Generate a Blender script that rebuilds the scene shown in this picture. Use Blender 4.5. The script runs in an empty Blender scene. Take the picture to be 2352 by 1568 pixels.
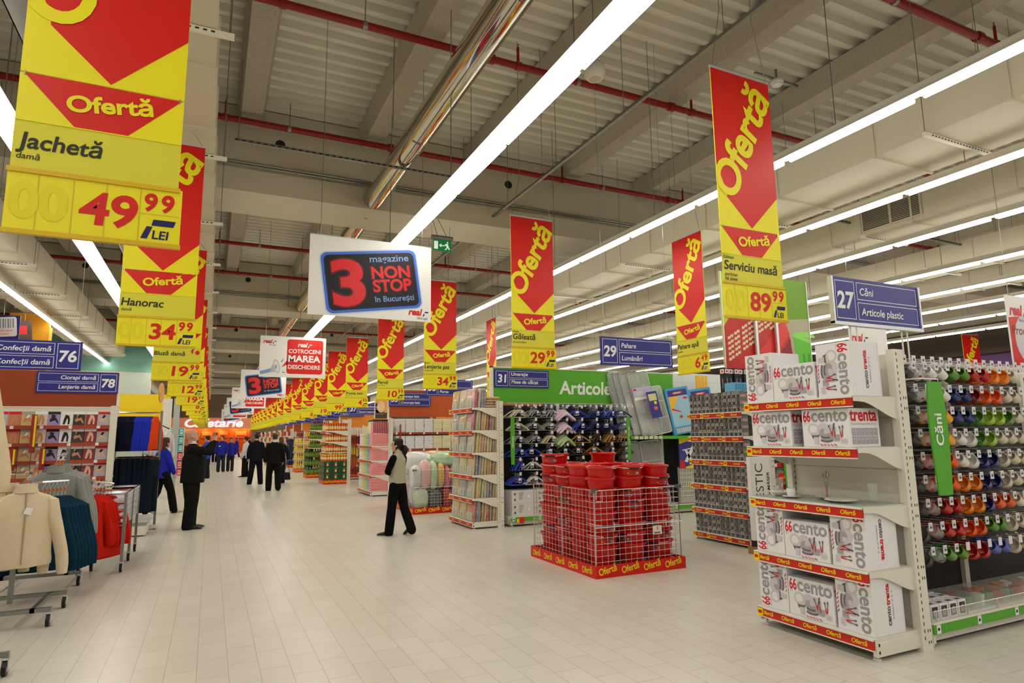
import bpy, bmesh, math, random
from mathutils import Vector, Matrix, geometry
sc = bpy.context.scene
COL = sc.collection
R = math.radians
# ---------------------------------------------------------------- camera, world, exposure
CAM_H = 1.6
def set_camera():
    yaw, pit, rol = R(25.552), R(8.515), R(-0.740)
    cy, sy, cp, sp = math.cos(yaw), math.sin(yaw), math.cos(pit), math.sin(pit)
    f = Vector((sy*cp, cy*cp, sp)); rt = Vector((cy, -sy, 0)); up = rt.cross(f)
    c, s = math.cos(rol), math.sin(rol)
    r2 = c*rt + s*up; u2 = -s*rt + c*up
    cam = bpy.data.cameras.new('camera'); o = bpy.data.objects.new('camera', cam); COL.objects.link(o)
    cam.sensor_width = 36; cam.lens = 1440.9/2352*36; cam.clip_end = 300; cam.clip_start = .05
    o.matrix_world = Matrix(((r2.x, u2.x, -f.x, 0), (r2.y, u2.y, -f.y, 0), (r2.z, u2.z, -f.z, CAM_H), (0, 0, 0, 1)))
    sc.camera = o
set_camera()
w = bpy.data.worlds.new('hall_ambience'); sc.world = w; w.use_nodes = True
w.node_tree.nodes['Background'].inputs[0].default_value = (1.0, .97, .9, 1)
w.node_tree.nodes['Background'].inputs[1].default_value = .35
vs = sc.view_settings; vs.view_transform = 'Standard'; vs.look = 'None'; vs.gamma = 1; vs.exposure = 0.0; vs.use_curve_mapping = False
cy = sc.cycles; cy.max_bounces = 5; cy.diffuse_bounces = 3; cy.glossy_bounces = 3; cy.transmission_bounces = 4; cy.transparent_max_bounces = 12
cy.caustics_reflective = False; cy.caustics_refractive = False; cy.sample_clamp_indirect = 4
LAMP_POWER = 15.0          # emission of the fluorescent tubes

# ---------------------------------------------------------------- materials
def lin(c):
    if isinstance(c, str):
        c = [int(c[i:i+2], 16)/255 for i in (0, 2, 4)]
    return tuple((x/12.92 if x <= .04045 else ((x+.055)/1.055)**2.4) for x in c[:3]) + (1,)
MATS = {}
def mat(name, col, rough=.5, metal=0, spec=.4, alpha=1, emit=0, trans=0, ior=1.45, coat=0, sheen=0):
    if name in MATS: return MATS[name]
    m = bpy.data.materials.new(name); m.use_nodes = True
    b = m.node_tree.nodes['Principled BSDF']
    b.inputs['Base Color'].default_value = lin(col); b.inputs['Roughness'].default_value = rough
    b.inputs['Metallic'].default_value = metal; b.inputs['Specular IOR Level'].default_value = spec
    b.inputs['Alpha'].default_value = alpha; b.inputs['IOR'].default_value = ior
    b.inputs['Transmission Weight'].default_value = trans; b.inputs['Coat Weight'].default_value = coat
    b.inputs['Sheen Weight'].default_value = sheen
    if emit:
        b.inputs['Emission Color'].default_value = lin(col); b.inputs['Emission Strength'].default_value = emit
    MATS[name] = m
    return m
def noisy(name, c1, c2, scale=8, rough=.8, bump=0, stretch=(1, 1, 1), detail=4, **k):
    """a surface whose colour drifts between two tones, with optional relief"""
    if name in MATS: return MATS[name]
    m = mat(name, c1, rough, **k); nt = m.node_tree; b = nt.nodes['Principled BSDF']
    tc = nt.nodes.new('ShaderNodeTexCoord'); mp = nt.nodes.new('ShaderNodeMapping'); mp.inputs['Scale'].default_value = stretch
    n = nt.nodes.new('ShaderNodeTexNoise'); n.inputs['Scale'].default_value = scale; n.inputs['Detail'].default_value = detail
    r = nt.nodes.new('ShaderNodeMix'); r.data_type = 'RGBA'
    r.inputs[6].default_value = lin(c1); r.inputs[7].default_value = lin(c2)
    nt.links.new(tc.outputs['Object'], mp.inputs[0]); nt.links.new(mp.outputs[0], n.inputs['Vector'])
    nt.links.new(n.outputs['Fac'], r.inputs[0]); nt.links.new(r.outputs[2], b.inputs['Base Color'])
    if bump:
        bp = nt.nodes.new('ShaderNodeBump'); bp.inputs['Strength'].default_value = bump; bp.inputs['Distance'].default_value = .02
        nt.links.new(n.outputs['Fac'], bp.inputs['Height']); nt.links.new(bp.outputs[0], b.inputs['Normal'])
    return m
def floor_mat():
    m = mat('floor_tile', 'd9d1c1', .3, spec=.35); nt = m.node_tree; b = nt.nodes['Principled BSDF']
    tc = nt.nodes.new('ShaderNodeTexCoord'); mp = nt.nodes.new('ShaderNodeMapping'); mp.inputs['Rotation'].default_value = (0, 0, R(90))
    br = nt.nodes.new('ShaderNodeTexBrick'); br.offset = .5; br.inputs['Scale'].default_value = 1
    br.inputs['Brick Width'].default_value = .4; br.inputs['Row Height'].default_value = .2
    br.inputs['Mortar Size'].default_value = .0026; br.inputs['Mortar Smooth'].default_value = .3
    br.inputs['Color1'].default_value = lin('dbd6ca'); br.inputs['Color2'].default_value = lin('d5cfc2'); br.inputs['Mortar'].default_value = lin('b0a899')
    n = nt.nodes.new('ShaderNodeTexNoise'); n.inputs['Scale'].default_value = 1.3; n.inputs['Detail'].default_value = 3
    mx = nt.nodes.new('ShaderNodeMix'); mx.data_type = 'RGBA'; mx.blend_type = 'MULTIPLY'; mx.inputs[0].default_value = .12
    nt.links.new(tc.outputs['Object'], mp.inputs[0]); nt.links.new(mp.outputs[0], br.inputs['Vector']); nt.links.new(tc.outputs['Object'], n.inputs['Vector'])
    nt.links.new(br.outputs['Color'], mx.inputs[6]); nt.links.new(n.outputs['Fac'], mx.inputs[7]); nt.links.new(mx.outputs[2], b.inputs['Base Color'])
    return m
white = mat('white_enamel', 'ece8dc', .4)
offwhite = mat('cream_steel', 'e6e1d2', .4)
paper = mat('white_paper', 'f2f0ee', .6)
dark = mat('dark_slot', '26241f', .7)
black = mat('black_plastic', '15151a', .45)
chrome = mat('chrome', 'd8d8d8', .12, 1)
zinc = mat('zinc_wire', 'd6d8da', .38, .55)
steel = mat('grey_steel', '8d8d88', .35, .8)
sred = mat('sign_red', 'd2180f', .42)
syel = mat('sign_yellow', 'f2e51c', .42)
syel2 = mat('card_yellow', 'ddd63a', .5)
syel3 = mat('strip_yellow', 'd9b41a', .4)
ghost = mat('faded_digit', 'e9dc20', .5)
navy = mat('sign_navy', '2a2a86', .4)
navy2 = mat('ink_navy', '1d1d5a', .4)
ink = mat('ink_black', '2a2a1c', .5)
wink = mat('ink_white', 'f4f4f4', .5)
rink = mat('ink_red', 'd01a24', .5)
gink = mat('ink_grey', '9a9a9a', .5)
dgink = mat('ink_dark_grey', '5c5a5c', .5)
green = mat('sign_green', '55a52a', .45)
orange = mat('sign_orange', 'b5501e', .5)
stripr = mat('price_strip_red', 'c8281e', .4)
stripy = mat('price_strip_yellow', 'f4d81c', .4)

# ---------------------------------------------------------------- mesh building
def frame(o, u, v):
    u = Vector(u).normalized(); v = Vector(v).normalized(); w_ = u.cross(v)
    return Matrix(((u.x, v.x, w_.x, o[0]), (u.y, v.y, w_.y, o[1]), (u.z, v.z, w_.z, o[2]), (0, 0, 0, 1)))
def FRONT(x, y, z): return frame((x, y, z), (1, 0, 0), (0, 0, 1))      # a face looking down the aisle towards the entrance
def SIDE(x, y, z): return frame((x, y, z), (0, -1, 0), (0, 0, 1))      # a face looking at the aisle from its right side
def T(x=0, y=0, z=0): return Matrix.Translation((x, y, z))
def RZ(a): return Matrix.Rotation(a, 4, 'Z')
def RX(a): return Matrix.Rotation(a, 4, 'X')
def RY(a): return Matrix.Rotation(a, 4, 'Y')
def SC(x, y, z): return Matrix.Diagonal((x, y, z, 1))
TXT = {}
def text_mesh(s, bold, shear):
    k = (s, bold, shear)
    if k not in TXT:
        c = bpy.data.curves.new('t', 'FONT'); c.body = s; c.size = 1; c.offset = bold; c.shear = shear; c.resolution_u = 5; c.fill_mode = 'FRONT'
        o = bpy.data.objects.new('t', c); COL.objects.link(o)
        dg = bpy.context.evaluated_depsgraph_get(); me = o.evaluated_get(dg).to_mesh()
        vs_ = [tuple(v.co) for v in me.vertices]; fs = [tuple(p.vertices) for p in me.polygons]
        o.evaluated_get(dg).to_mesh_clear(); bpy.data.objects.remove(o); bpy.data.curves.remove(c)
        xs = [v[0] for v in vs_] or [0]
        TXT[k] = (vs_, fs, min(xs), max(xs))
    return TXT[k]
class MB:
    def __init__(s): s.v = []; s.f = []; s.m = []; s.mats = []
    def mi(s, m):
        if m not in s.mats: s.mats.append(m)
        return s.mats.index(m)
    def add(s, vs_, fs, m, M=None):
        b = len(s.v); i = s.mi(m)
        if M is not None: vs_ = [tuple(M @ Vector(v)) for v in vs_]
        s.v += [tuple(v) for v in vs_]; s.f += [tuple(b+j for j in f) for f in fs]; s.m += [i]*len(fs)
        return s
    def box(s, x0, x1, y0, y1, z0, z1, m, M=None):
        v = [(x, y, z) for z in (z0, z1) for y in (y0, y1) for x in (x0, x1)]
        return s.add(v, [(0, 2, 3, 1), (4, 5, 7, 6), (0, 1, 5, 4), (2, 6, 7, 3), (0, 4, 6, 2), (1, 3, 7, 5)], m, M)
    def quad(s, a, b, c, d, m, M=None): return s.add([a, b, c, d], [(0, 1, 2, 3)], m, M)
    def rect(s, x0, x1, y0, y1, w_, m, M=None): return s.quad((x0, y0, w_), (x1, y0, w_), (x1, y1, w_), (x0, y1, w_), m, M)
    def poly(s, pts, m, M=None, w_=0): return s.add([(p[0], p[1], w_) for p in pts], [tuple(range(len(pts)))], m, M)
    def prism(s, pts, t, m, M=None):
        """outline in local xy, thickness from 0 to t along local z"""
        n = len(pts); a = sum(pts[i][0]*pts[(i+1) % n][1]-pts[(i+1) % n][0]*pts[i][1] for i in range(n))
        if a < 0: pts = pts[::-1]
        v = [(p[0], p[1], 0) for p in pts] + [(p[0], p[1], t) for p in pts]
        return s.add(v, [tuple(range(n-1, -1, -1)), tuple(range(n, 2*n))] + [(i, (i+1) % n, n+(i+1) % n, n+i) for i in range(n)], m, M)
    def outline(s, x0, x1, y0, y1, t, w_, m, M=None):
        s.rect(x0, x1, y0, y0+t, w_, m, M); s.rect(x0, x1, y1-t, y1, w_, m, M); s.rect(x0, x0+t, y0+t, y1-t, w_, m, M); s.rect(x1-t, x1, y0+t, y1-t, w_, m, M)
        return s
    def ring(s, c, rx, ry, m, M=None, w_=0, n=20, a0=0, a1=2*math.pi, hole=0):
        """flat disc, sector or ring"""
        full = abs(a1-a0) > 6.28
        ps = [(c[0]+rx*math.cos(a0+(a1-a0)*i/n), c[1]+ry*math.sin(a0+(a1-a0)*i/n)) for i in range(n+(0 if full else 1))]
        if not hole: return s.poly(ps, m, M, w_)
        q = [(c[0]+(p[0]-c[0])*hole, c[1]+(p[1]-c[1])*hole) for p in ps]; k = len(ps)
        return s.add([(p[0], p[1], w_) for p in ps+q], [(i, (i+1) % k, k+(i+1) % k, k+i) for i in range(k if full else k-1)], m, M)
    def tube(s, pts, r, m, n=6, M=None, cap=True, closed=False):
        pts = [Vector(p) for p in pts]; k = len(pts); rr = r if isinstance(r, (list, tuple)) else [r]*k
        v = []; pu = None
        for i, p in enumerate(pts):
            d = (pts[(i+1) % k]-pts[i-1]) if closed else (pts[min(i+1, k-1)]-pts[max(i-1, 0)])
            d = d.normalized() if d.length > 1e-9 else Vector((0, 0, 1))
            if pu is None: pu = d.cross(Vector((0, 0, 1)) if abs(d.z) < .9 else Vector((1, 0, 0)))
            pu = (pu - d*pu.dot(d)).normalized(); b = d.cross(pu)
            v += [tuple(p + rr[i]*(math.cos(2*math.pi*j/n)*pu + math.sin(2*math.pi*j/n)*b)) for j in range(n)]
        f = [(i*n+j, i*n+(j+1) % n, ((i+1) % k)*n+(j+1) % n, ((i+1) % k)*n+j) for i in range(k if closed else k-1) for j in range(n)]
        if cap and not closed: f += [tuple(range(n-1, -1, -1)), tuple((k-1)*n+j for j in range(n))]
        return s.add(v, f, m, M)
    def lathe(s, prof, m, n=16, M=None, sx=1, sy=1):
        v = []; f = []
        for r, z in prof: v += [(max(r, 1e-4)*sx*math.cos(2*math.pi*j/n), max(r, 1e-4)*sy*math.sin(2*math.pi*j/n), z) for j in range(n)]
        for i in range(len(prof)-1): f += [(i*n+j, i*n+(j+1) % n, (i+1)*n+(j+1) % n, (i+1)*n+j) for j in range(n)]
        return s.add(v, f, m, M)
    def loft(s, secs, m, n=16, M=None, cap=True, wob=None):
        """secs: (center, rx, ry[, rot]) ellipses in horizontal planes, or with an explicit (u, v) pair of axes as 4th"""
        v = []
        for i, q in enumerate(secs):
            c = Vector(q[0]); u, w_ = (Vector((1, 0, 0)), Vector((0, 1, 0))) if len(q) < 4 else q[3]
            for j in range(n):
                a = 2*math.pi*j/n; k = 1 + (wob(i, a) if wob else 0)
                v.append(tuple(c + u*(q[1]*k*math.cos(a)) + w_*(q[2]*k*math.sin(a))))
        f = [(i*n+j, i*n+(j+1) % n, (i+1)*n+(j+1) % n, (i+1)*n+j) for i in range(len(secs)-1) for j in range(n)]
        if cap: f += [tuple(range(n-1, -1, -1)), tuple((len(secs)-1)*n+j for j in range(n))]
        return s.add(v, f, m, M)
    def text(s, t, size, m, M, x=0, y=0, w_=.002, bold=.02, shear=0, sx=1, al='l', width=None):
        vs_, fs, a, b = text_mesh(t, bold, shear)
        if width: sx = width/((b-a)*size)
        ox = {'l': -a, 'c': -(a+b)/2, 'r': -b}[al]
        return s.add([((p[0]+ox)*size*sx+x, p[1]*size+y, w_) for p in vs_], fs, m, M)
    def build(s, name, parent=None, loc=None, rot=None, smooth=False, bevel=0):
        me = bpy.data.meshes.new(name); me.from_pydata(s.v, [], s.f); me.update()
        for m in s.mats: me.materials.append(m)
        me.polygons.foreach_set('material_index', s.m)
        if smooth:
            me.polygons.foreach_set('use_smooth', [True]*len(me.polygons))
            me.set_sharp_from_angle(angle=R(38))
        o = bpy.data.objects.new(name, me); COL.objects.link(o)
        if parent: o.parent = parent
        if loc is not None: o.location = loc
        if rot is not None: o.rotation_euler = rot
        if bevel:
            b = o.modifiers.new('b', 'BEVEL'); b.width = bevel; b.segments = 2; b.limit_method = 'ANGLE'
        return o
def empty(name, loc=(0, 0, 0), rz=0):
    o = bpy.data.objects.new(name, None); COL.objects.link(o); o.location = loc; o.rotation_euler = (0, 0, rz); o.empty_display_size = .1
    return o
def tag(o, label, cat, group=None, kind=None):
    o['label'] = label; o['category'] = cat
    if group: o['group'] = group
    if kind: o['kind'] = kind
    return o
def struct(o): o['kind'] = 'structure'; return o
ORD = 'first second third fourth fifth sixth seventh eighth ninth tenth eleventh twelfth'.split()
def dup(root, loc, rot=None, label=None, group=None):
    """a copy of a thing with its parts and sub-parts (mesh data shared)"""
    r = root.copy(); COL.objects.link(r); r.location = loc
    if rot is not None: r.rotation_euler = rot
    if label: r['label'] = label
    if group: r['group'] = group
    for ch in root.children:
        c = ch.copy(); COL.objects.link(c); c.parent = r
        for g in ch.children:
            d = g.copy(); COL.objects.link(d); d.parent = c
    return r
DUCTS = ((7.36, 8.5), (10.24, 11.25), (13.6, 14.6), (16.4, 17.0), (-4.65, -3.35), (-.95, -.13))
def ceil_z(x, y):
    """height of whatever overhead surface a wire at x, y can hang from"""
    if any(a-.02 < x < b+.02 for a, b in DUCTS): return 5.0
    if -.06 <= (y-.7) % 11.1 <= 1.2: return 6.0
    if abs((x-.37+1.1) % 2.2-1.1) < .25: return 7.26
    return 7.748
def noise1(x, seed=0): return math.sin(x*1.7+seed*2.3)*.5+math.sin(x*3.1+seed*5.1)*.3+math.sin(x*6.7+seed)*.2
# ================================================================ the hall
Y0, Y1 = -8.0, 78.0
XL, XR = -11.0, 27.0
DECK = 7.65
struct(MB().box(XL, XR, Y0, Y1+14, -.1, 0, floor_mat()).build('floor'))
deckm = noisy('roof_deck', 'e6e2d0', 'dcd6c2', 2, .7)
conc = noisy('concrete', 'c8bfaa', 'a99f89', 22, .9, bump=.6, detail=6)
conc2 = noisy('concrete_smooth', 'd2c9b4', 'c6bca6', 3, .9)
def build_deck():
    b = MB(); y = Y0; p = .29; pts = []
    while y < Y1+14:
        pts += [(y, DECK), (y+.1, DECK), (y+.14, DECK+.1), (y+.25, DECK+.1)]; y += p
    v = [(x, q[0], q[1]) for x in (XL, XR) for q in pts]; n = len(pts)
    b.add(v, [(i, i+1, n+i+1, n+i) for i in range(n-1)], deckm)
    b.box(XL, XR, Y0, Y1+14, DECK+.14, DECK+.2, deckm)
    struct(b.build('ceiling'))
build_deck()
for k in range(-5, 13):                                           # roof purlins, along the hall
    x = .37+2.2*k
    o = MB().prism([(-.17, 0), (.17, 0), (.24, .38), (-.24, .38)], Y1+12-Y0, conc, frame((x, Y1+12, 7.25), (1, 0, 0), (0, 0, 1))).build('ceiling_purlin')
    struct(o)
for k in range(8):                                                # main girders, across the hall
    y = .7+11.1*k
    b = MB().box(XL, XR, y, y+1.2, 6.0, DECK-.02, conc2).box(XL, XR, y-.06, y, 6.0, 6.42, conc2)
    for z in (6.5, 6.55): b.tube([(XL, y-.03, z), (XR, y-.03, z)], .018, steel, 5)
    for x in (.9, 5.6, 10.3, 15.0, 19.7, -3.8):
        b.ring((x, 7.02), .09, .09, dark, frame((0, y-.005, 0), (1, 0, 0), (0, 0, 1)), 0, 14)
    struct(b.build('ceiling_girder'))
wall_w = noisy('wall_plaster', 'cfc4ae', 'c4b9a2', 1.5, .9)
purple = mat('wall_purple', '6d4a80', .6); brown = mat('bulkhead_brown', '4d4338', .7); teal = mat('wall_teal', '7fb0a0', .7)
struct(MB().box(XL-.2, XL, Y0, Y1+14, 0, DECK+.1, wall_w).build('wall_left'))
b = MB().box(XR, XR+.2, Y0, Y1+14, 0, 4.6, purple).box(XR, XR+.2, Y0, Y1+14, 4.6, DECK+.1, wall_w)
b.box(XR-.5, XR, Y0, Y1, 4.45, 5.6, brown)
struct(b.build('wall_right'))
b = MB().box(-9.5, -2.35, 30, 30.2, 0, 4.4, mat('wall_pale', 'c9d3c8', .7)).box(-9.5, -2.35, 29.98, 30.2, 4.4, 6.0, teal)
struct(b.build('wall_back_left'))
# end wall with the cafe opening
b = MB(); bw = noisy('end_wall', '9c8672', '8f7b68', 1, .8)
b.box(XL, -7.5, Y1, Y1+.3, 0, DECK, bw).box(-7.5, 4.3, Y1, Y1+.3, 4.0, DECK, bw).box(6.4, XR, Y1, Y1+.3, 0, DECK, bw).box(4.3, 6.4, Y1, Y1+.3, 2.3, DECK, bw).box(4.3, 4.7, Y1, Y1+.3, 0, 2.3, bw)
struct(b.build('wall_back'))
cafo = mat('cafe_orange', 'e0731a', .6)
struct(MB().box(-7.5, 4.1, Y1+4, Y1+4.2, 0, 4.2, cafo).box(4.1, 4.3, Y1, Y1+4.2, 0, 4.2, cafo).build('wall_cafe'))
struct(MB().box(4.3, 8.5, Y1+5, Y1+5.2, 0, 3.2, mat('corridor_dark', '2e2a28', .8)).build('wall_corridor'))
def cafe():
    # lit fascia with white letters
    o = tag(empty('cafe_sign', (0, Y1-.1, 0)), 'pink-orange illuminated fascia reading Cafetarie across the far end of the hall', 'sign')
    fas = mat('fascia_salmon', 'd9825c', .5, emit=.45)
    MB().box(-4.2, 4.3, -.15, .1, 2.75, 3.95, fas).build('fascia_board', o)
    ltr = mat('lit_letters', 'f3ecf4', .4, emit=.85)
    vs_, fs, a, c = text_mesh('Cafetarie', .03, .2)
    MB().text('Cafetarie', 1.25, ltr, FRONT(0, -.2, 2.98), x=-2.6, width=5.9, bold=.03, shear=.2).build('illuminated_lettering', o)
    warm = mat('downlight_glow', 'ffb45a', .5, emit=14)
    for i, x in enumerate((-2.2, -.6, .95, 2.6, 3.7)):
        l = tag(empty('cafe_downlight', (x, Y1+3.4, 3.0)), 'warm cafe downlight, %s from the left' % ORD[i], 'ceiling light', 'cafe downlights')
        MB().lathe([(.14, .12), (.16, 0), (.13, 0), (.12, .05)], white, 12).build('rim', l)
        MB().ring((0, 0), .12, .12, warm, None, .03, 10).build('lamp_disc', l)
        p = bpy.data.lights.new('downlight_bulb', 'POINT'); p.energy = 32; p.color = (1, .62, .28); p.shadow_soft_size = .12; q = bpy.data.objects.new('downlight_bulb', p); COL.objects.link(q); q.parent = l; q.location = (0, 0, -.15)
    pan = mat('menu_panel', 'e8a26a', .5)
    for i, (x, w_, z) in enumerate(((-.9, 1.1, 1.75), (.95, .9, 1.8), (2.7, 1.2, 1.75))):
        m = MB().box(x, x+w_, Y1+3.9, Y1+3.96, z, z+.75, pan)
        m.rect(x+.1, x+w_-.1, z+.1, z+.3, .062, mat('menu_red', 'cf3d1c', .5), FRONT(0, Y1+3.96-.0, 0))
        for q in range(4): m.rect(x+.12, x+w_*.6, z+.4+.07*q, z+.43+.07*q, .065, stripy, FRONT(0, Y1+3.96, 0))
        tag(m.build('menu_board'), ('pale menu board hung on the left of the orange cafe wall', 'square cream menu board in the middle of the orange cafe wall', 'wide menu board on the right of the orange cafe wall')[i], 'menu board')
    c = tag(empty('cafe_counter', (-1.2, Y1-1, 0)), 'dark red cafe counter with glass display at the far end', 'counter')
    MB().box(-3.4, 3.9, 0, .7, 0, .95, mat('counter_red', '8c1d1a', .4)).build('counter_body', c)
    MB().box(-3.4, 3.9, -.04, .74, .95, 1.0, mat('counter_top', 'c9b79c', .3)).build('counter_top', c)
    MB().box(-3.2, -.4, .1, .6, 1.0, 1.4, mat('display_glass', 'e8e2d6', .1, alpha=.4)).build('display_case', c)
cafe()
# ---------------------------------------------------------------- fluorescent light lines (lamps light the hall)
lampm = mat('fluorescent_tube', 'fbf7ee', .4, emit=LAMP_POWER)
trunk = mat('trunking_white', 'dcd7c8', .45)
SEG = 1.53; LZ = 4.7
def light_line(x, y0, y1, label, phase, wide=1.0):
    o = tag(empty('light_line', (x, 0, LZ)), label, 'fluorescent light', 'fluorescent light lines')
    MB().prism([(-.072*wide, .036), (-.045*wide, .075), (-.03, .13), (.03, .13), (.045*wide, .075), (.072*wide, .036)], y1-y0, trunk, frame((0, y1, 0), (1, 0, 0), (0, 0, 1))).build('reflector_trunking', o)
    y = y0+phase; n = 0; far = MB()
    while y+SEG <= y1:
        b = MB() if n < 24 else far
        for s in (-.042*wide, .042*wide):
            p_ = [(s-.03*wide, .012), (s-.018*wide, -.012*wide), (s+.018*wide, -.012*wide), (s+.03*wide, .012), (s+.017*wide, .034), (s-.017*wide, .034)]
            b.add([(q[0], yy, q[1]) for yy in (y+.05, y+SEG-.05) for q in p_], [(i, (i+1) % 6, 6+(i+1) % 6, 6+i)[::-1] for i in (0, 1, 2, 3, 5)], lampm)
        if n < 24: b.build('fluorescent_lamp', o)
        y += SEG; n += 1
    if far.v:
        f = far.build('fluorescent_lamp', o); f['kind'] = 'stuff'
    yy = y0+1.0
    while yy < min(y1, 40):
        MB().tube([(0, yy, .14), (0, yy, ceil_z(x, yy)-LZ-.005)], .006, steel, 4).build('suspension_cable', o); yy += 3.06
LL = [(2.62, -6, 76, 'broad bright fluorescent line above the main aisle beside the mirrored duct', 1.06),
      (5.87, -6, 76, 'long fluorescent line passing just behind the tall dinner-set price banner', .15),
      (8.2, -6, 76, 'fluorescent line running under the air duct with the large grille', .25),
      (10.37, -6, 76, 'fluorescent line right after the second air duct, past the grille', .3),
      (12.95, -6, 76, 'fluorescent line passing behind the navy sign of aisle 27, upper one', .3),
      (15.05, -6, 60, 'fluorescent line over the far shelves, second one beyond the aisle 27 sign', .3),
      (17.2, -6, 60, 'fluorescent line over the far shelves, third one beyond the aisle 27 sign', .3),
      (19.4, -6, 60, 'fluorescent line over the far shelves, fourth one beyond the aisle 27 sign', .3),
      (21.8, -6, 60, 'lowest and farthest fluorescent line near the purple wall', .3),
      (-1.98, -6, 40, 'fluorescent line seen between the jacket and anorak price banners', .3),
      (-3.95, -6, 60, 'fluorescent line above the stocking shelves, left of the boxed air duct', .3)]
for a in LL: light_line(a[0], a[1], a[2], a[3], a[4], 1.75 if a[0] in (2.62, -1.98) else .78)  # two lines are built wider than their fixtures, imitating lamp bloom in the shape
# ---------------------------------------------------------------- air ducts
ductm = noisy('duct_sheet', 'd3cab2', 'c9c0a7', 1.2, .5)
def duct(x0, x1, z0, z1, ya, yb, label, pitch=1.5, off=0, rails=True):
    o = tag(empty('air_duct', ((x0+x1)/2, 0, z0)), label, 'air duct'); hw = (x1-x0)/2; h = z1-z0
    MB().box(-hw, hw, ya, yb, 0, h, ductm).build('duct_body', o)
    y = ya+off
    while y < min(yb, 45):
        MB().box(-hw-.02, hw+.02, y-.015, y+.015, -.025, h+.02, ductm).build('flange', o)
        y += pitch
    if rails:
        y = ya+off+pitch*.55
        while y < min(yb, 45):
            r = MB(); r.box(-hw-.12, hw+.14, y-.02, y+.02, -.05, -.005, offwhite)
            k = -hw
            while k < hw: r.box(k, k+.03, y-.0215, y+.0215, -.035, -.02, dark); k += .06
            for s in (-hw-.1, hw+.1): r.tube([(s, y, 0), (s, y, (6.0 if -.06 <= (y-.7) % 11.1 <= 1.2 else 7.2)-z0)], .005, steel, 4)
            r.build('support_rail', o); y += pitch*2
    return o
grl = mat('grille_dark', '3c372c', .6)
def grille(o, xs, y, z, L=1.1, H=.34, side=-1):
    b = MB(); M = frame((xs, y, z), (0, side, 0), (0, 0, 1)) if side < 0 else frame((xs, y, z), (0, 1, 0), (0, 0, 1))
    b.rect(-L/2, L/2, 0, H, .004, grl, M); b.outline(-L/2-.03, L/2+.03, -.03, H+.03, .035, .012, ductm, M); b.box(-.02, .02, 0, H, 0, .014, ductm, M)
    for i in range(12): b.box(-L/2, L/2, H*i/12, H*i/12+.008, 0, .012, ductm, M)
    b.build('air_grille', o)
d = duct(7.36, 8.5, 5.0, 5.5, -6, 60, 'wide sheet-metal air duct right of the tall dinner-set banner', 1.5, .25)
d = duct(10.24, 11.25, 5.0, 5.5, -6, 60, 'sheet-metal air duct with a large dark grille on its side', 1.5, .1); grille(d, -.51, 6.45, .08, 1.0)
duct(13.6, 14.6, 5.0, 5.4, -6, 60, 'sheet-metal air duct, third one counted from the aisle', 1.6, .2)
duct(16.4, 17.0, 5.0, 5.4, -6, 60, 'sheet-metal air duct, fourth one counted from the aisle', 1.6, .2)
d = duct(-4.65, -3.35, 5.0, 5.6, 2, 60, 'boxed air duct above the stocking shelves with a grille on its side', 1.45, .2); grille(d, .655, 9.9, .1, 1.2, .36, 1)
duct(-.95, -.13, 5.0, 5.5, -6, 60, 'flat air duct overhead behind the row of clothing price banners', 1.3, .3)
def tray():
    o = tag(empty('cable_tray', (-1.5, 0, 5.0)), 'perforated cable tray right of the light line near the anorak banner', 'cable tray')
    b = MB().box(-.14, .14, 4, 40, 0, .012, steel).box(-.14, -.13, 4, 40, 0, .06, steel).box(.13, .14, 4, 40, 0, .06, steel); b.build('tray_base', o)
    p = MB(); y = 8
    while y < 20:
        for x in (-.09, -.03, .03, .09): p.rect(x-.012, x+.012, y, y+.06, -.001, dark)
        y += .12
    p.build('perforation', o)
tray()
# ---------------------------------------------------------------- mirrored ventilation tube with hangers
o = tag(empty('mirror_duct', (2.65, 0, 6.0)), 'shiny round mirrored ventilation duct running along the ceiling', 'air duct')
MB().tube([(0, -6, .2), (0, 70, .2)], .2, mat('mirror_sheet', 'cfcabd', .06, 1), 28, cap=True).build('round_duct', o, smooth=True)
for y in (5.2, 8.7, 12.3, 15.8, 19.3, 22.8, 26.3, 30):
    h = MB().tube([(-.42, y, .16), (-.16, y, .16), (-.1, y, .02), (0, y, -.01)], .012, steel, 6); h.tube([(-.42, y, .16), (-.42, y, max(.17, ceil_z(2.23, y)-6.0))], .007, steel, 4); h.build('hanger', o)
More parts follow.
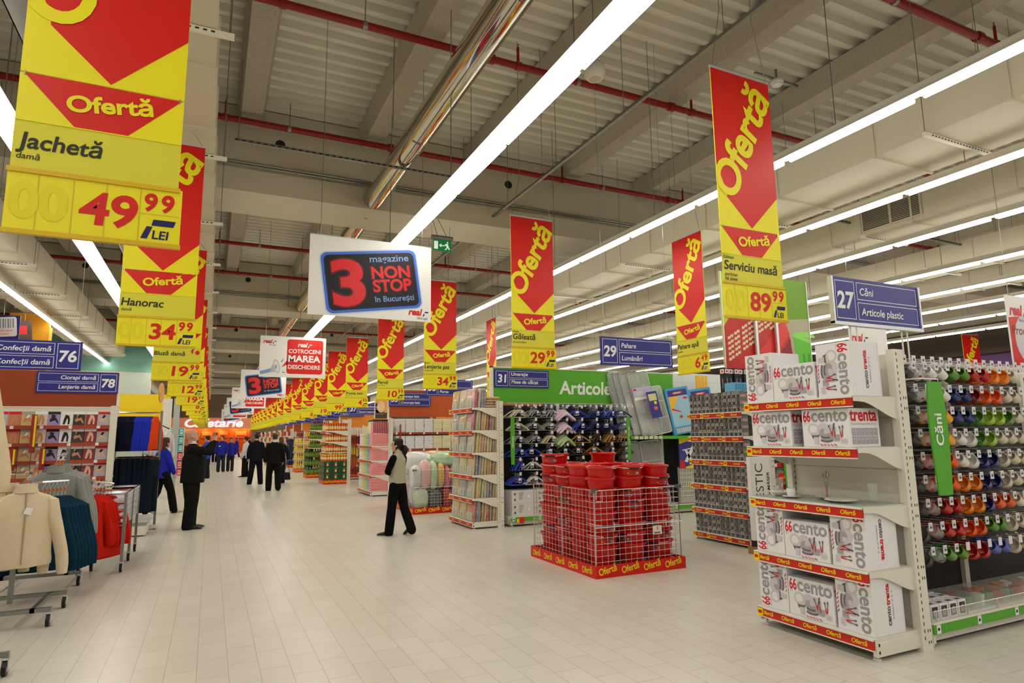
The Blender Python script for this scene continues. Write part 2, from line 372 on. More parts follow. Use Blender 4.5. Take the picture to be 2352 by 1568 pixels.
# ---------------------------------------------------------------- red sprinkler pipes
pipem = mat('sprinkler_red', '8f1712', .35)
pl = ['red sprinkler pipe highest in the picture above the dinner-set banner', 'red sprinkler pipe crossing behind the broad light line near its brightest part', 'red sprinkler pipe just before the first concrete girder',
      'red sprinkler pipe hidden behind the first concrete girder', 'red sprinkler pipe level with the top of the hanging exit sign', 'red sprinkler pipe before the second concrete girder', 'red sprinkler pipe after the second concrete girder',
      'thin far red sprinkler pipe above the megaphone poster', 'thin far red sprinkler pipe level with the megaphone poster', 'farthest thin red sprinkler pipe in view']
for i, y in enumerate((4.5, 7.82, 11.26, 15.0, 18.9, 22.4, 26.1, 29.9, 33.6, 37.2)):
    o = tag(empty('sprinkler_pipe', (0, y, 7.1)), pl[i], 'sprinkler pipe', 'red sprinkler pipes')
    MB().tube([(-9, 0, 0), (24, 0, 0)], .055, pipem, 10).build('pipe', o, smooth=True)
    for k in range(9):
        f = MB(); g = MB(); x = -7.2+3.35*k+(.6 if i % 2 else 0)
        f.tube([(x-.05, 0, 0), (x+.05, 0, 0)], .075, pipem, 10); f.tube([(x+.45, 0, 0), (x+.45, 0, .3)], .022, pipem, 6); f.tube([(x+.45, 0, .3), (x+.45, 0, .36)], .014, steel, 6)
        f.tube([(x+.41, 0, 0), (x+.49, 0, 0)], .068, pipem, 10)
        g.tube([(x+1.5, 0, .05), (x+1.5, 0, .5)], .007, steel, 4); g.tube([(x+1.47, 0, 0), (x+1.53, 0, 0)], .062, steel, 10); f.build('sprinkler_branch', o); g.build('pipe_hanger', o)
# thin conduits and rails
o = tag(empty('cable_rail', (5.2, 0, 6.2)), 'thin perforated cable rail running diagonally above the bucket banner', 'cable rail')
MB().box(-.025, .025, -4, 30, 0, .04, steel).build('rail', o)
for y in range(1, 29, 2):
    if ceil_z(5.2, y) > 6.3: MB().tube([(0, y, .04), (0, y, ceil_z(5.2, y)-6.2)], .006, steel, 4).build('hanger', o)
for (x0, x1, y, z, lab) in ((.1, 3.9, 9.6, 5.95, 'perforated hanging rail above the blue neon poster, left of the mirrored duct'), (9.5, 17.5, 7.2, 5.3, 'thin perforated rail hanging right of the second duct'), (.2, 1.9, 24, 6.2, 'small hanging rail above the megaphone poster')):
    b = MB().box(x0, x1, y-.02, y+.02, z, z+.04, steel); k = x0
    while k < x1: b.box(k, k+.05, y-.022, y+.022, z+.01, z+.028, dark); k += .1
    for x in (x0+.05, x1-.05): b.tube([(x, y, z), (x, y, ceil_z(x, y))], .006, steel, 4)
    tag(b.build('hanging_rail'), lab, 'hanging rail')
o = tag(empty('ceiling_speaker', (4.45, 6.6, 6.35)), 'round cream ceiling speaker hanging behind the broad light line', 'speaker')
MB().lathe([(0, 0), (.1, 0), (.14, .05), (.15, .12), (.13, .2), (.07, .26), (.02, .28)], offwhite, 20).build('speaker_body', o, smooth=True)
MB().tube([(0, 0, .28), (0, 0, 1.2)], .006, steel, 5).build('hanger', o)
MB().ring((0, 0), .09, .09, mat('speaker_mesh', 'b8ae95', .7), RX(math.pi), .002, 16).build('speaker_grille', o)
o = tag(empty('smoke_detector', (8.3, 6.9, 7.35)), 'white smoke detector on a bracket between the two dark purlins', 'smoke detector')
MB().lathe([(0, 0), (.08, .01), (.11, .06), (.1, .1), (0, .1)], white, 18).build('detector_head', o, smooth=True)
MB().box(-.5, .5, -.02, .02, .1, .13, steel).tube([(0, 0, .1), (0, 0, .36)], .02, steel, 6).build('bracket', o)
# hanging emergency exit sign
o = tag(empty('exit_sign', (3.98, 11.5, 5.25)), 'green emergency exit sign with running figure and arrow hanging from the ceiling', 'exit sign')
eg = mat('exit_green', '0f7a3c', .4, emit=.35); ew = mat('exit_white', 'e8f4ea', .4, emit=.5)
b = MB().box(-.19, .19, -.01, .01, 0, .22, eg); M = FRONT(0, -.01, 0)
b.rect(-.17, -.09, .03, .19, .002, ew, M); b.poly([(-.07, .11), (-.02, .15), (-.02, .12), (.04, .12), (.04, .1), (-.02, .1), (-.02, .07)], ew, M, .002)
b.ring((.11, .18), .017, .017, ew, M, .002, 10); b.poly([(.09, .16), (.12, .15), (.13, .1), (.16, .04), (.14, .03), (.11, .08), (.09, .03), (.05, .03), (.05, .045), (.08, .05), (.09, .1), (.07, .12), (.06, .1), (.045, .11), (.06, .14)], ew, M, .002)
b.build('sign_panel', o)
MB().tube([(-.22, 0, .27), (.22, 0, .27)], .045, steel, 12).build('lamp_housing', o, smooth=True)
MB().tube([(-.1, 0, .3), (-.12, .3, .8)], .005, dark, 4).tube([(.1, 0, .3), (-.02, .28, .8)], .005, dark, 4).build('suspension_wire', o)
# ================================================================ hanging price banners
BW = .70
DIAG = frame((.03, .30, .003), (.44, .86, 0), (-.86, .44, 0))      # the rising direction of the big word
def header_mesh():
    b = MB(); H = 1.46; M = FRONT(0, 0, 0)
    b.box(0, BW, 0, .008, 0, H, syel)
    b.poly([(0, H), (0, .36), (.37, .012), (BW, .335), (BW, H)], sred, M, .0015)
    a = R(63.5)
    k0 = len(b.v); b.text('Ofertă', .405, syel, M @ T(.178, .24, .003) @ Matrix.Rotation(a, 4, 'Z'), width=1.17, bold=.03, shear=.1)
    b.v[k0:] = [(min(max(q[0], 0), BW), q[1], min(q[2], H)) for q in b.v[k0:]]
    b.poly([(0, .345), (0, .55), (.1, .31), (.1, .262)], syel, M, .0022)
    b.box(-.005, BW+.005, -.006, .014, H-.01, H+.012, zinc)
    return b
def offer_mesh():
    b = MB(); M = FRONT(0, 0, 0)
    b.box(0, BW, 0, .008, 0, .238, syel)
    b.poly([(.015, .238), (.235, 0), (.46, 0), (BW-.01, .238)], sred, M, .0015)
    b.text('Ofertă', .118, syel, M @ T(.2, .075, .003) @ Matrix.Rotation(R(8), 4, 'Z'), bold=.03, width=.37)
    return b
def card_mesh(title, top, subs, badge=False):
    b = MB(); M = FRONT(0, 0, 0)
    b.box(0, BW, 0, .008, 0, .25, syel2); b.box(0, BW, -.004, .01, .245, .25, syel); b.box(-.01, BW+.01, -.012, .012, -.014, .008, syel3)
    if title: b.text(title, .112 if not badge else .095, ink, M, .015, .11, .002, bold=.02, shear=.12)
    if top: b.text(top, .042, ink, M, .012, .205, .002, bold=.01, shear=.15)
    for i, s_ in enumerate(subs): b.text(s_, .042, ink, M, .02, .055-.038*i, .002, bold=.008, shear=.12)
    if badge:
        for i in range(3): b.ring((.585+.032*i, .19-.01*i), .032, .038, (rink, mat('badge_cream', 'e8d98c', .5), rink)[i], M, .002+.0004*i, 14)
        b.text('1', .05, rink, M, .608, .16, .0032, bold=.02)
    return b
def price_mesh(big, small):
    b = MB(); M = FRONT(0, 0, 0)
    b.box(-.005, BW+.02, -.002, .012, 0, .30, syel); b.box(-.01, BW+.025, -.012, .014, -.012, .01, syel3)
    for x in (.115, .255, .39): b.rect(x, x+.004, .01, .28, .0035, syel3, M)
    for x in (.535,): b.rect(x, x+.004, .01, .28, .0035, syel3, M)
    b.rect(.54, .71, .155, .158, .0035, syel3, M)
    n = 4-len(big) if big else 0
    if n: b.text('0'*n, .24, ghost, M, .01, .07, .004, bold=.03, width=.115*n)
    if big: b.text(big, .225, sred, M, .53, .075, .004, bold=.028, al='r', shear=.06, width=.128*len(big)-.01)
    if small:
        for i, c in enumerate(small): b.text(c, .125, sred, M, .555+.075*i, .175, .004, bold=.035, shear=.08, width=.058)
    b.poly([(.592, .098), (.6, .13), (.7, .13), (.69, .098)], navy2, M, .004); b.poly([(.548, .028), (.572, .092), (.598, .092), (.576, .028)], navy2, M, .004)
    b.text('LEI', .062, navy2, M, .597, .03, .004, bold=.02, shear=.1)
    return b
HEADME = header_mesh().build('arrow_panel'); OFFME = offer_mesh().build('offer_panel')
def price_banner(loc, label, group, title, top, subs, big, small, badge=False, rz=0, ztop=None, only_head=False):
    o = tag(empty('price_banner', loc, rz), label, 'price sign', group)
    def put(src, z):
        c = src.copy(); COL.objects.link(c); c.parent = o; c.location = (0, 0, z); return c
    put(HEADME, .795); put(OFFME, .551)
    card_mesh(title, top, subs, badge).build('name_panel', o, (0, 0, .30)); price_mesh(big, small).build('price_panel', o)
    for x in (.02, BW-.02):
        xx = BW/2+(x-BW/2)*.6; p = Matrix.Rotation(rz, 3, 'Z') @ Vector((xx, 0, 0)); zc = ceil_z(loc[0]+p.x, loc[1]+p.y)-loc[2]-.004
        pts = [(x, 0, 2.25), (xx, 0, min(2.85, zc))]+([(xx, 0, zc)] if zc > 2.9 else [])
        MB().tube([(x, 0, .775), (x, 0, .80)], .004, chrome, 5).tube(pts, .004, steel, 4).build('hook_wire', o)
    return o
RB = [(3.87, 'Serviciu masă', 'Edition', ['porțelan', '66 piese'], '89', '99', 'tall price banner for a porcelain dinner set, 89,99 lei, above the cartons'),
      (8.01, 'Găleată', 'Vileda', ['cu storcător'], '29', '99', 'yellow price banner for a bucket, 29,99 lei, above the red buckets'),
      (12.17, 'Lenjerie pat', 'Merito', ['2 persoane'], '34', '99', 'yellow and red price banner for bed linen, 34,99 lei'),
      (16.14, 'Pernă', '', ['50 x 70 cm'], '10', '99', 'yellow and red price banner for a pillow, 10,99 lei'),
      (20.4, 'Prosop baie', '', ['50 x 90 cm'], '4', '99', 'yellow and red price banner for a bath towel, 4,99 lei'),
      (23.9, '', '', [], '99', '9', 'yellow and red price banner with an empty name card, 99 lei'),
      (27.2, '', '', ['Suc'], '19', '', 'yellow and red price banner for juice partly hidden behind the 99 lei banner'),
      (31.2, 'Bere', '', [], '8', '', 'small far price banner for beer at 8 lei'),
      (35.4, '', '', [], '3', '', 'small far price banner priced at 3 lei, behind the beer banner'),
      (39.5, '', '', [], '2', '', 'small far price banner, second one behind the beer banner'),
      (43.6, '', '', [], '', '', None), (47.7, '', '', [], '2', '', None), (51.8, '', '', [], '', '', None), (55.9, '', '', [], '', '', None), (60, '', '', [], '', '', None), (64.1, '', '', [], '', '', None), (68.2, '', '', [], '', '', None), (72.3, '', '', [], '', '', None)]
ordn = ['third', 'fourth', 'fifth', 'sixth', 'seventh', 'eighth', 'ninth', 'tenth', 'eleventh']
for i, (y, t, tp, sb, bg, sm, lab) in enumerate(RB):
    price_banner((3.83, y, 2.56), lab or 'tiny distant yellow and red price banner, %s one behind the beer banner' % ordn[min(i-10, 8)], 'price banners along the right side of the aisle', t, tp, sb, bg, sm)
LB = [(3.52, 'Jachetă', '', ['damă'], '49', '99', 'large near price banner for a ladies jacket, 49,99 lei, cut by the picture top'),
      (7.43, 'Hanorac', '', ['damă'], '34', '99', 'yellow and red price banner for a ladies anorak, 34,99 lei'),
      (11.7, 'Bluză damă', '', [], '19', '99', 'yellow price banner for a ladies blouse, 19,99 lei, with a red loyalty badge'),
      (15.97, '', '', [], '12', '99', 'yellow price banner showing 12,99 lei in the row over the clothing'),
      (20.1, '', '', [], '19', '99', 'yellow price banner showing 19,99 lei right behind the 12,99 one'),
      (24.2, '', '', [], '8', '99', 'yellow price banner showing 8,99 lei in the row over the clothing'),
      (28.4, '', '', [], '99', '99', 'yellow price banner showing 99,99 lei in the row over the clothing'),
      (32.5, '', '', [], '', '99', 'yellow price banner with a blank card between the 99,99 and 26 lei ones'),
      (36.6, '', '', [], '26', '99', 'yellow price banner showing 26 lei near the far cafe sign'),
      (40.8, '', '', [], '', '', None), (45, '', '', [], '', '', None), (49.1, '', '', [], '', '', None), (53.3, '', '', [], '', '', None), (57.4, '', '', [], '', '', None)]
for i, (y, t, tp, sb, bg, sm, lab) in enumerate(LB):
    price_banner((-.915, y, 2.57), lab or 'sliver of a distant yellow price banner, %s one behind the 26 lei banner' % (['first', 'second']+ordn)[i-9], 'price banners along the left side of the aisle', t, tp, sb, bg, sm, badge=(i == 2))
price_banner((6.9, 8.1, 2.55), 'price banner for water glasses, 6,49 lei, turned sideways over the glassware end shelf', 'turned price banners deeper in the shelves', 'Pahare apă', '', ['6 piese'], '6', '49', rz=R(-90))
price_banner((6.9, 16.1, 2.56), 'narrow turned price banner rising behind the number 31 header board', 'turned price banners deeper in the shelves', '', '', [], '', '', rz=R(-92))
price_banner((23.0, 12.5, 2.56), 'small far red price banner above the mug shelves near the purple wall', 'turned price banners deeper in the shelves', '', '', [], '', '', rz=R(-12))
for o_ in (HEADME, OFFME): bpy.data.objects.remove(o_)
# ================================================================ hanging posters
neonb = mat('neon_blue', '2458c4', .4); neong = mat('neon_glow', '9db4e4', .5); nblk = mat('neon_ground', '17131c', .5); nred = mat('neon_red', 'd81f26', .4); ndr = mat('neon_red_halo', '6a1418', .5); nlb = mat('neon_pale_blue', '7fa3dc', .4)
def rrect(x0, x1, y0, y1, r, n=5):
    p = []
    for cx, cy_, a in ((x1-r, y1-r, 0), (x0+r, y1-r, 90), (x0+r, y0+r, 180), (x1-r, y0+r, 270)):
        p += [(cx+r*math.cos(R(a+90*i/n)), cy_+r*math.sin(R(a+90*i/n))) for i in range(n+1)]
    return p
def real_logo(b, M, x, y, s_, c1=None, c2=None, sub=True):
    c1 = c1 or rink; c2 = c2 or navy2
    b.text('real', s_, c1, M, x, y, .003, bold=.035, shear=.22, width=s_*1.55)
    b.poly([(x+1.58*s_, y-.1*s_), (x+1.68*s_, y+.2*s_), (x+1.82*s_, y+.2*s_), (x+1.72*s_, y-.1*s_)], c2, M, .003)
    b.poly([(x+1.8*s_, y+.3*s_), (x+1.84*s_, y+.44*s_), (x+2.25*s_, y+.44*s_), (x+2.2*s_, y+.3*s_)], c2, M, .003)
    if sub: b.text('fără egal', s_*.32, dgink, M, x+1.0*s_, y-.42*s_, .003, bold=.005)
PW, PH = 1.74, 1.13
def poster(y, kind, label, x=1.1, z=3.26):
    o = tag(empty('hanging_poster', (x, y, z)), label, 'poster', 'white posters hanging over the aisle')
    b = MB(); M = FRONT(0, 0, 0)
    b.box(0, PW, 0, .012, 0, PH, paper)
    if kind == 0:
        q = M @ T(PW*.52, PH*.52, 0) @ Matrix.Rotation(R(8), 4, 'Z') @ SC(1.02, 1.02, 1) @ T(-PW*.52, -PH*.54, 0)
        for k, (g, m_) in enumerate(((.022, mat('glow_outer', 'd3dcf2', .5)), (.01, neong), (0, neonb), (-.014, nlb), (-.02, neonb), (-.036, nblk))):
            b.poly(rrect(.2-g, 1.53+g, .15-g, .99+g, .09+g*.5), m_, q, .001+.0005*k)
        for dx, sz, m_, w_ in ((0, 0, ndr, .0045), (0, 1, nred, .005)):
            b.text('3', .86, m_, q, .53, .265, w_, bold=.06 if not sz else .035, al='c', width=.48 if not sz else .45)
        b.text('magazine', .135, nlb, q, .86, .835, .005, bold=.01, width=.56)
        for t, yy in (('NON', .6), ('STOP', .41)):
            b.text(t, .235, ndr, q, .85, yy, .0045, bold=.06, width=.58); b.text(t, .235, nred, q, .865, yy+.002, .005, bold=.03, width=.55)
        b.text('în București', .115, nlb, q, .86, .265, .005, bold=.01, width=.57)
        real_logo(b, M, 1.4, .09, .135)
    else:
        p = rrect(.7, 1.66, .1, 1.06, .07); b.poly(p, sred, M, .001); b.outline(.72, 1.64, .12, 1.04, .008, .0016, mat('badge_line', 'c01018', .4), M)
        b.poly([(.72, .36), (.56, .27), (.73, .5)], sred, M, .001)
        real_logo(b, M, .08, .93, .15); real_logo(b, M, .98, .86, .17, wink, wink, False)
        b.text('COTROCENI', .155, wink, M, .74, .68, .003, bold=.02, width=.86); b.text('MAREA', .25, wink, M, .74, .44, .003, bold=.035, width=.86); b.text('DESCHIDERE', .155, wink, M, .74, .24, .003, bold=.02, width=.86)
        mg = mat('megaphone_grey', 'b8bcc2', .4); mb = mat('megaphone_blue', '7f9fd6', .4); ml = mat('megaphone_light', 'e2e4e8', .4)
        b.poly([(.03, .14), (.28, .22), (.4, .46), (.48, .15), (.3, .13), (.05, .06)], mg, M, .001); b.poly([(.02, .15), (.3, .24), (.3, .15), (.04, .07)], mb, M, .0016)
        b.ring((.44, .3), .085, .19, mg, M @ T(.44, .3, 0) @ Matrix.Rotation(R(12), 4, 'Z') @ T(-.44, -.3, 0), .002, 22); b.ring((.44, .3), .065, .16, ml, M @ T(.44, .3, 0) @ Matrix.Rotation(R(12), 4, 'Z') @ T(-.44, -.3, 0), .0024, 22); b.ring((.42, .28), .03, .06, mb, M, .0028, 14)
        for p_ in ([(.55, .42), (.62, .54), (.58, .42)], [(.6, .16), (.7, .12), (.6, .13)]): b.poly(p_, navy, M, .001)
    b.build('poster_board', o)
    h = MB()
    for xx in (.14, PW-.14): h.tube([(xx, .006, PH), (xx, .006, ceil_z(x+xx, y)-z-.004)], .004, steel, 4)
    h.box(0, PW, -.003, .015, PH-.008, PH+.004, zinc)
    h.build('hanging_wire', o)
poster(8.7, 0, 'large near white poster with a blue neon panel reading 3 magazine NON STOP')
poster(18.2, 1, 'white poster with megaphone and red panel reading COTROCENI MAREA DESCHIDERE, fully visible one')
poster(27.6, 0, 'smaller neon 3 NON STOP poster below the megaphone poster', 1.0)
poster(37.5, 1, 'far megaphone poster showing only MAREA DESCHIDERE beneath the smaller neon poster', .95)
poster(47, 0, 'distant neon poster mostly hidden behind the far megaphone poster', .9)
poster(56, 1, 'very distant megaphone poster showing a thin red edge', .9)
poster(65, 0, 'farthest tiny neon poster before the cafe fascia', .85)
# ================================================================ aisle number signs
def aisle_sign(loc, num, l1, l2, label, right=False, mount='wire', wdt=1.2, h=.4, post=.4):
    o = tag(empty('aisle_sign', loc), label, 'aisle sign', 'navy aisle number signs')
    b = MB(); M = FRONT(0, 0, 0); k = .31 if not right else wdt-.31
    b.box(0, wdt, 0, .02, 0, h, navy)
    nx = (.03, .28) if not right else (wdt-.28, wdt-.03); tx = (.31, wdt-.03) if not right else (.03, wdt-.31)
    b.outline(nx[0], nx[1], .03, h-.03, .006, .002, wink, M)
    for y0_, y1_ in ((h/2+.012, h-.03), (.03, h/2-.012)): b.outline(tx[0], tx[1], y0_, y1_, .006, .002, wink, M)
    b.text(num, .21, wink, M, (nx[0]+nx[1])/2, h*.5-.075, .003, bold=.03, al='c', shear=.08)
    for t, y_ in ((l1, h/2+.055), (l2, .075)):
        if t: b.text(t, .095, wink, M, tx[0]+.04 if not right else tx[1]-.04, y_, .003, bold=.015, shear=.12, al='l' if not right else 'r')
    b.build('sign_board', o)
    if mount == 'post':
        f = MB().box(-.02, 0, -.012, .03, -.02, h, zinc).box(wdt, wdt+.02, -.012, .03, -.02, h, zinc).box(-.02, wdt+.02, -.015, .032, -.03, 0, zinc); f.build('sign_frame', o)
        for x in (.2, .28, wdt-.28, wdt-.2): MB().tube([(x, .01, -.03), (x, .01, -post)], .008, white, 6).build('post', o)
    elif mount == 'wire':
        f = MB()
        for x in (.06, wdt-.06): f.tube([(x, .01, h), (x, .01, ceil_z(loc[0]+x, loc[1])-loc[2]-.004)], .003, steel, 4)
        f.build('hanging_wire', o)
    return o
aisle_sign((4.81, 3.6, 2.54), '27', 'Căni', 'Articole plastic', 'navy sign with number 27, Căni and Articole plastic, on posts above the mugs', mount='post', wdt=1.18, post=.36)
aisle_sign((4.86, 7.3, 2.56), '29', 'Pahare', 'Lumânări', 'navy sign with number 29, Pahare and Lumânări, hanging on wires', wdt=1.26)
aisle_sign((4.76, 10.74, 2.5), '31', 'Umerașe', 'Mese de călcat', 'navy sign with number 31, Umerașe and Mese de călcat, on the green header', mount='none', wdt=1.16, h=.34)
aisle_sign((4.59, 14.4, 2.56), '33', 'Pilote', 'Perne', 'navy sign with number 33 mostly hidden behind the bed linen price banner')
aisle_sign((4.6, 17.86, 2.48), '35', 'Prosoape baie', 'Covorașe baie', 'navy sign with number 35, Prosoape baie and Covorașe baie, on the orange header', mount='none', wdt=1.24)
aisle_sign((4.2, 21.7, 2.36), '37', 'Suc necarbonatate', 'Sucuri naturale', 'navy sign with number 37 for natural juices behind the bath towel banner')
aisle_sign((4.3, 25.3, 2.42), '39', '', 'Apă plată', 'navy sign with number 39 and Apă plată, left of number 37')
for i in range(6): aisle_sign((4.35, 29+3.65*i, 2.42), str(41+2*i), '', '', 'far blank-looking navy aisle sign, %s one behind the Apă plată sign' % (['first', 'second']+ordn)[i])
aisle_sign((-2.78, 10.2, 2.54), '76', 'Confecții damă', 'Confecții damă', 'navy sign with number 76 and Confecții damă twice, cut by the picture edge', right=True, wdt=1.14)
aisle_sign((-2.77, 13.32, 2.44), '78', 'Ciorapi damă', 'Lenjerie damă', 'navy sign with number 78, Ciorapi damă and Lenjerie damă, on the rust-coloured header', right=True, mount='none', wdt=1.22, h=.37)
# white loyalty-card posters over the shelves on the far right
def bonus_poster(loc, t1, t2, label, wdt, h, big):
    o = tag(empty('loyalty_poster', loc), label, 'poster'); b = MB(); M = FRONT(0, 0, 0)
    b.box(0, wdt, 0, .012, 0, h, paper); real_logo(b, M, .06, h-.26, .2)
    b.text(t1, .17, mat('ink_maroon', '7c1f38', .5), M, .07, h-.52, .003, shear=.15, bold=.006)
    if t2: b.text(t2, .17, mat('ink_maroon', '7c1f38', .5), M, .07, h-.75, .003, shear=.15, bold=.006)
    if big:
        b.poly([(.02, .55), (wdt-.02, .75), (wdt-.02, 1.32), (.02, 1.2)], sred, M, .001); b.ring((.5, .93), .38, .36, mat('badge_silver', 'd5d4d8', .4), M, .002, 24)
        b.text('1', .5, navy, M, .48, .75, .003, bold=.05, al='c')
        b.rect(.25, .5, .05, .4, .001, green, M); b.rect(.5, wdt-.05, .05, .4, .001, brown, M)
    else:
        for i in range(4):
            q = M @ T(.72+.09*i, .62, 0) @ Matrix.Rotation(R(25-14*i), 4, 'Z')
            b.poly(rrect(-.11, .13, -.15, .17, .03), (sred, navy, sred, navy)[i], q, .001+.0006*i); b.ring((0, .0), .1, .12, paper, q, .0013+.0006*i, 14)
        b.text('1', .2, navy, M, .99, .53, .006, bold=.03, al='c')
    b.build('poster_board', o)
    MB().tube([(.1, .006, h), (.1, .006, DECK-loc[2])], .004, steel, 4).tube([(wdt-.1, .006, h), (wdt-.1, .006, DECK-loc[2])], .004, steel, 4).build('hanging_wire', o)
bonus_poster((10.3, 7.46, 2.1), 'Punctele', 'bonus', 'white loyalty poster reading Punctele bonus with a fan of cards below sign 27', 1.05, 1.37, False)
bonus_poster((9.35, 4.5, 1.85), 'Produse', '', 'white loyalty poster with big blue 1 on a red field at the right picture edge', 1.15, 1.5, True)
# ================================================================ shelving
def bracket_pts(d, h0=.035, h1=.17):
    p = [(0, 0), (0, -h0)]
    for i in range(9):
        t = i/8; p.append((d*(.12+.88*t), -h0-(h1-h0)*(t*t*(3-2*t))))
    return p + [(d, 0)]
def strip_mesh(L, text=True, n=4, tags=(), ty=None, h=.062, base=None, drift=0):
    """price rail seen from its front: local x along the shelf, z up"""
    b = MB(); M = FRONT(0, 0, 0)
    b.box(0, L, -.006, .012, 0, h, base or stripr); b.box(0, L, -.012, .012, h, h+.014, white); b.box(0, L, -.01, .012, -.008, 0, white)
    if text:
        for i in range(n): b.text('Ofertă', h*.72, stripy, M, L*(i+.62)/n-.03, h*.28, .0075, bold=.02, al='c', shear=.12)
    for t in tags: b.box(t, t+.055, -.012, 0, -.004, h+.004, stripy); b.rect(t+.008, t+.046, .02, .045, .0125, sred, M)
    return b
def endcap(name, xf, y0, y1, zs, depth, up, label, tags=(.0,), n=5, plinth=True, strips=True):
    """end-of-aisle shelf unit that faces the main aisle; its front lies at x = xf"""
    o = tag(empty(name, (xf, y1, 0), R(-90)), label, 'shelf unit', 'shelf units at the aisle ends')
    L = y1-y0                                  # local x runs towards the camera, local y away from the aisle
    for x in (.0, L):
        b = MB().box(x-.03, x+.03, depth-.02, depth+.1, 0, up, offwhite)
        for k in range(int(up/.05)-1):
            b.box(x-.031, x+.031, depth+.012, depth+.02, .08+.05*k, .105+.05*k, dark)
        for z in zs:
            for dz in (-.1, -.02):
                for dy in (.055, .08): b.box(x-.0312, x+.0312, depth+dy-.004, depth+dy+.004, z+dz, z+dz+.02, dark)
        b.build('upright', o)
    b = MB().box(.03, L-.03, depth+.02, depth+.05, .1, up-.03, offwhite)
    for z in (.5, .9, 1.3, 1.7): b.box(.03, L-.03, depth+.018, depth+.02, z, z+.004, gink)
    b.build('back_panel', o)
    for i, z in enumerate(zs):
        s = MB().box(0, L, 0, depth, z-.03, z, offwhite).build('shelf', o)
        if strips: strip_mesh(L, True, n, tags).build('price_strip', s, (0, -.008, z-.075))
        if i:
            for x in (-.012, L+.004): MB().prism(bracket_pts(depth+.02), .008, offwhite, frame((x, 0, z-.005), (0, 1, 0), (0, 0, 1))).build('bracket', o)
    if not plinth: return o
    zb = zs[0]-.03
    b = MB().box(-.01, .02, .0, depth, .04, zb, offwhite).box(L-.02, L+.012, 0, depth, .03, zb, offwhite).box(.02, L-.02, depth-.05, depth, .04, zb, offwhite)
    for x in (L+.0125,):
        for z in (.05, .1): b.box(x-.002, x+.001, .02, .035, z, z+.02, dark)
    b.build('base_plinth', o)
    f = MB()
    for x in (.03, L-.03):
        for y in (.05, depth+.04): f.lathe([(.03, 0), (.026, .008), (.009, .015), (.009, .05)], white, 10, T(x, y, 0))
    f.build('foot', o)
    return o
def gondola(x0, x1, yc, label, top=2.2, depth=.45, base_z=.17, strip=None, strip_txt=None, back=None, shelves=(), pitch=1.25, scol=green, backside=True):
    """straight double-sided run across the hall; its camera side faces -y"""
    o = tag(empty('shelf_run', (x0, yc, 0)), label, 'shelf unit', 'shelf runs behind the aisle ends'); L = x1-x0
    x = 0
    while x <= L+.01:
        MB().box(x-.03, x+.03, -.05, .05, 0, top, offwhite).build('upright', o); x += pitch
    b = MB().box(.0, L, -.012, .012, .1, top-.03, back or offwhite); b.build('back_panel', o)
    s = MB().box(0, L, -depth, 0, base_z-.03, base_z, offwhite).box(0, L, -depth+.04, -depth+.06, .03, base_z-.03, offwhite).box(0, .03, -depth, 0, .03, base_z-.03, offwhite).build('base_shelf', o)
    m = MB().box(0, L, -depth-.012, -depth, base_z-.075, base_z-.005, scol).box(0, L, -depth-.016, -depth, base_z-.005, base_z+.006, white); M = FRONT(0, -depth-.012, 0)
    x = .03
    while x < L: m.rect(x, x+.05, base_z-.072, base_z-.008, .002, paper, M); m.rect(x+.012, x+.036, base_z-.05, base_z-.03, .003, dark, M); x += .52
    m.build('price_strip', s)
    for z in shelves:
        s = MB().box(0, L, -depth+.02, 0, z-.03, z, offwhite).build('shelf', o)
        m = MB().box(0, L, -depth+.008, -depth+.02, z-.055, z+.005, scol); M = FRONT(0, -depth+.008, 0); x = .05
        while x < L: m.rect(x, x+.05, z-.05, z, .002, paper, M); x += .4
        m.build('price_strip', s)
    f = MB(); x = .05
    while x < L:
        f.lathe([(.03, 0), (.026, .008), (.009, .015), (.009, .05)], white, 8, T(x, -depth+.06, 0)); x += pitch
    f.build('foot', o)
    if backside: MB().box(0, L, .012, depth, base_z-.03, base_z, offwhite).box(0, L, depth-.02, depth, .03, base_z-.03, offwhite).build('rear_base_shelf', o)
    return o
ENDZ = [.15, .60, 1.05, 1.48, 1.86]
endcap('display_shelf', 4.29, 3.13, 4.17, ENDZ, .50, 2.23, 'white end shelf unit in the right foreground carrying dinner-set cartons', tags=(.0,), n=5)
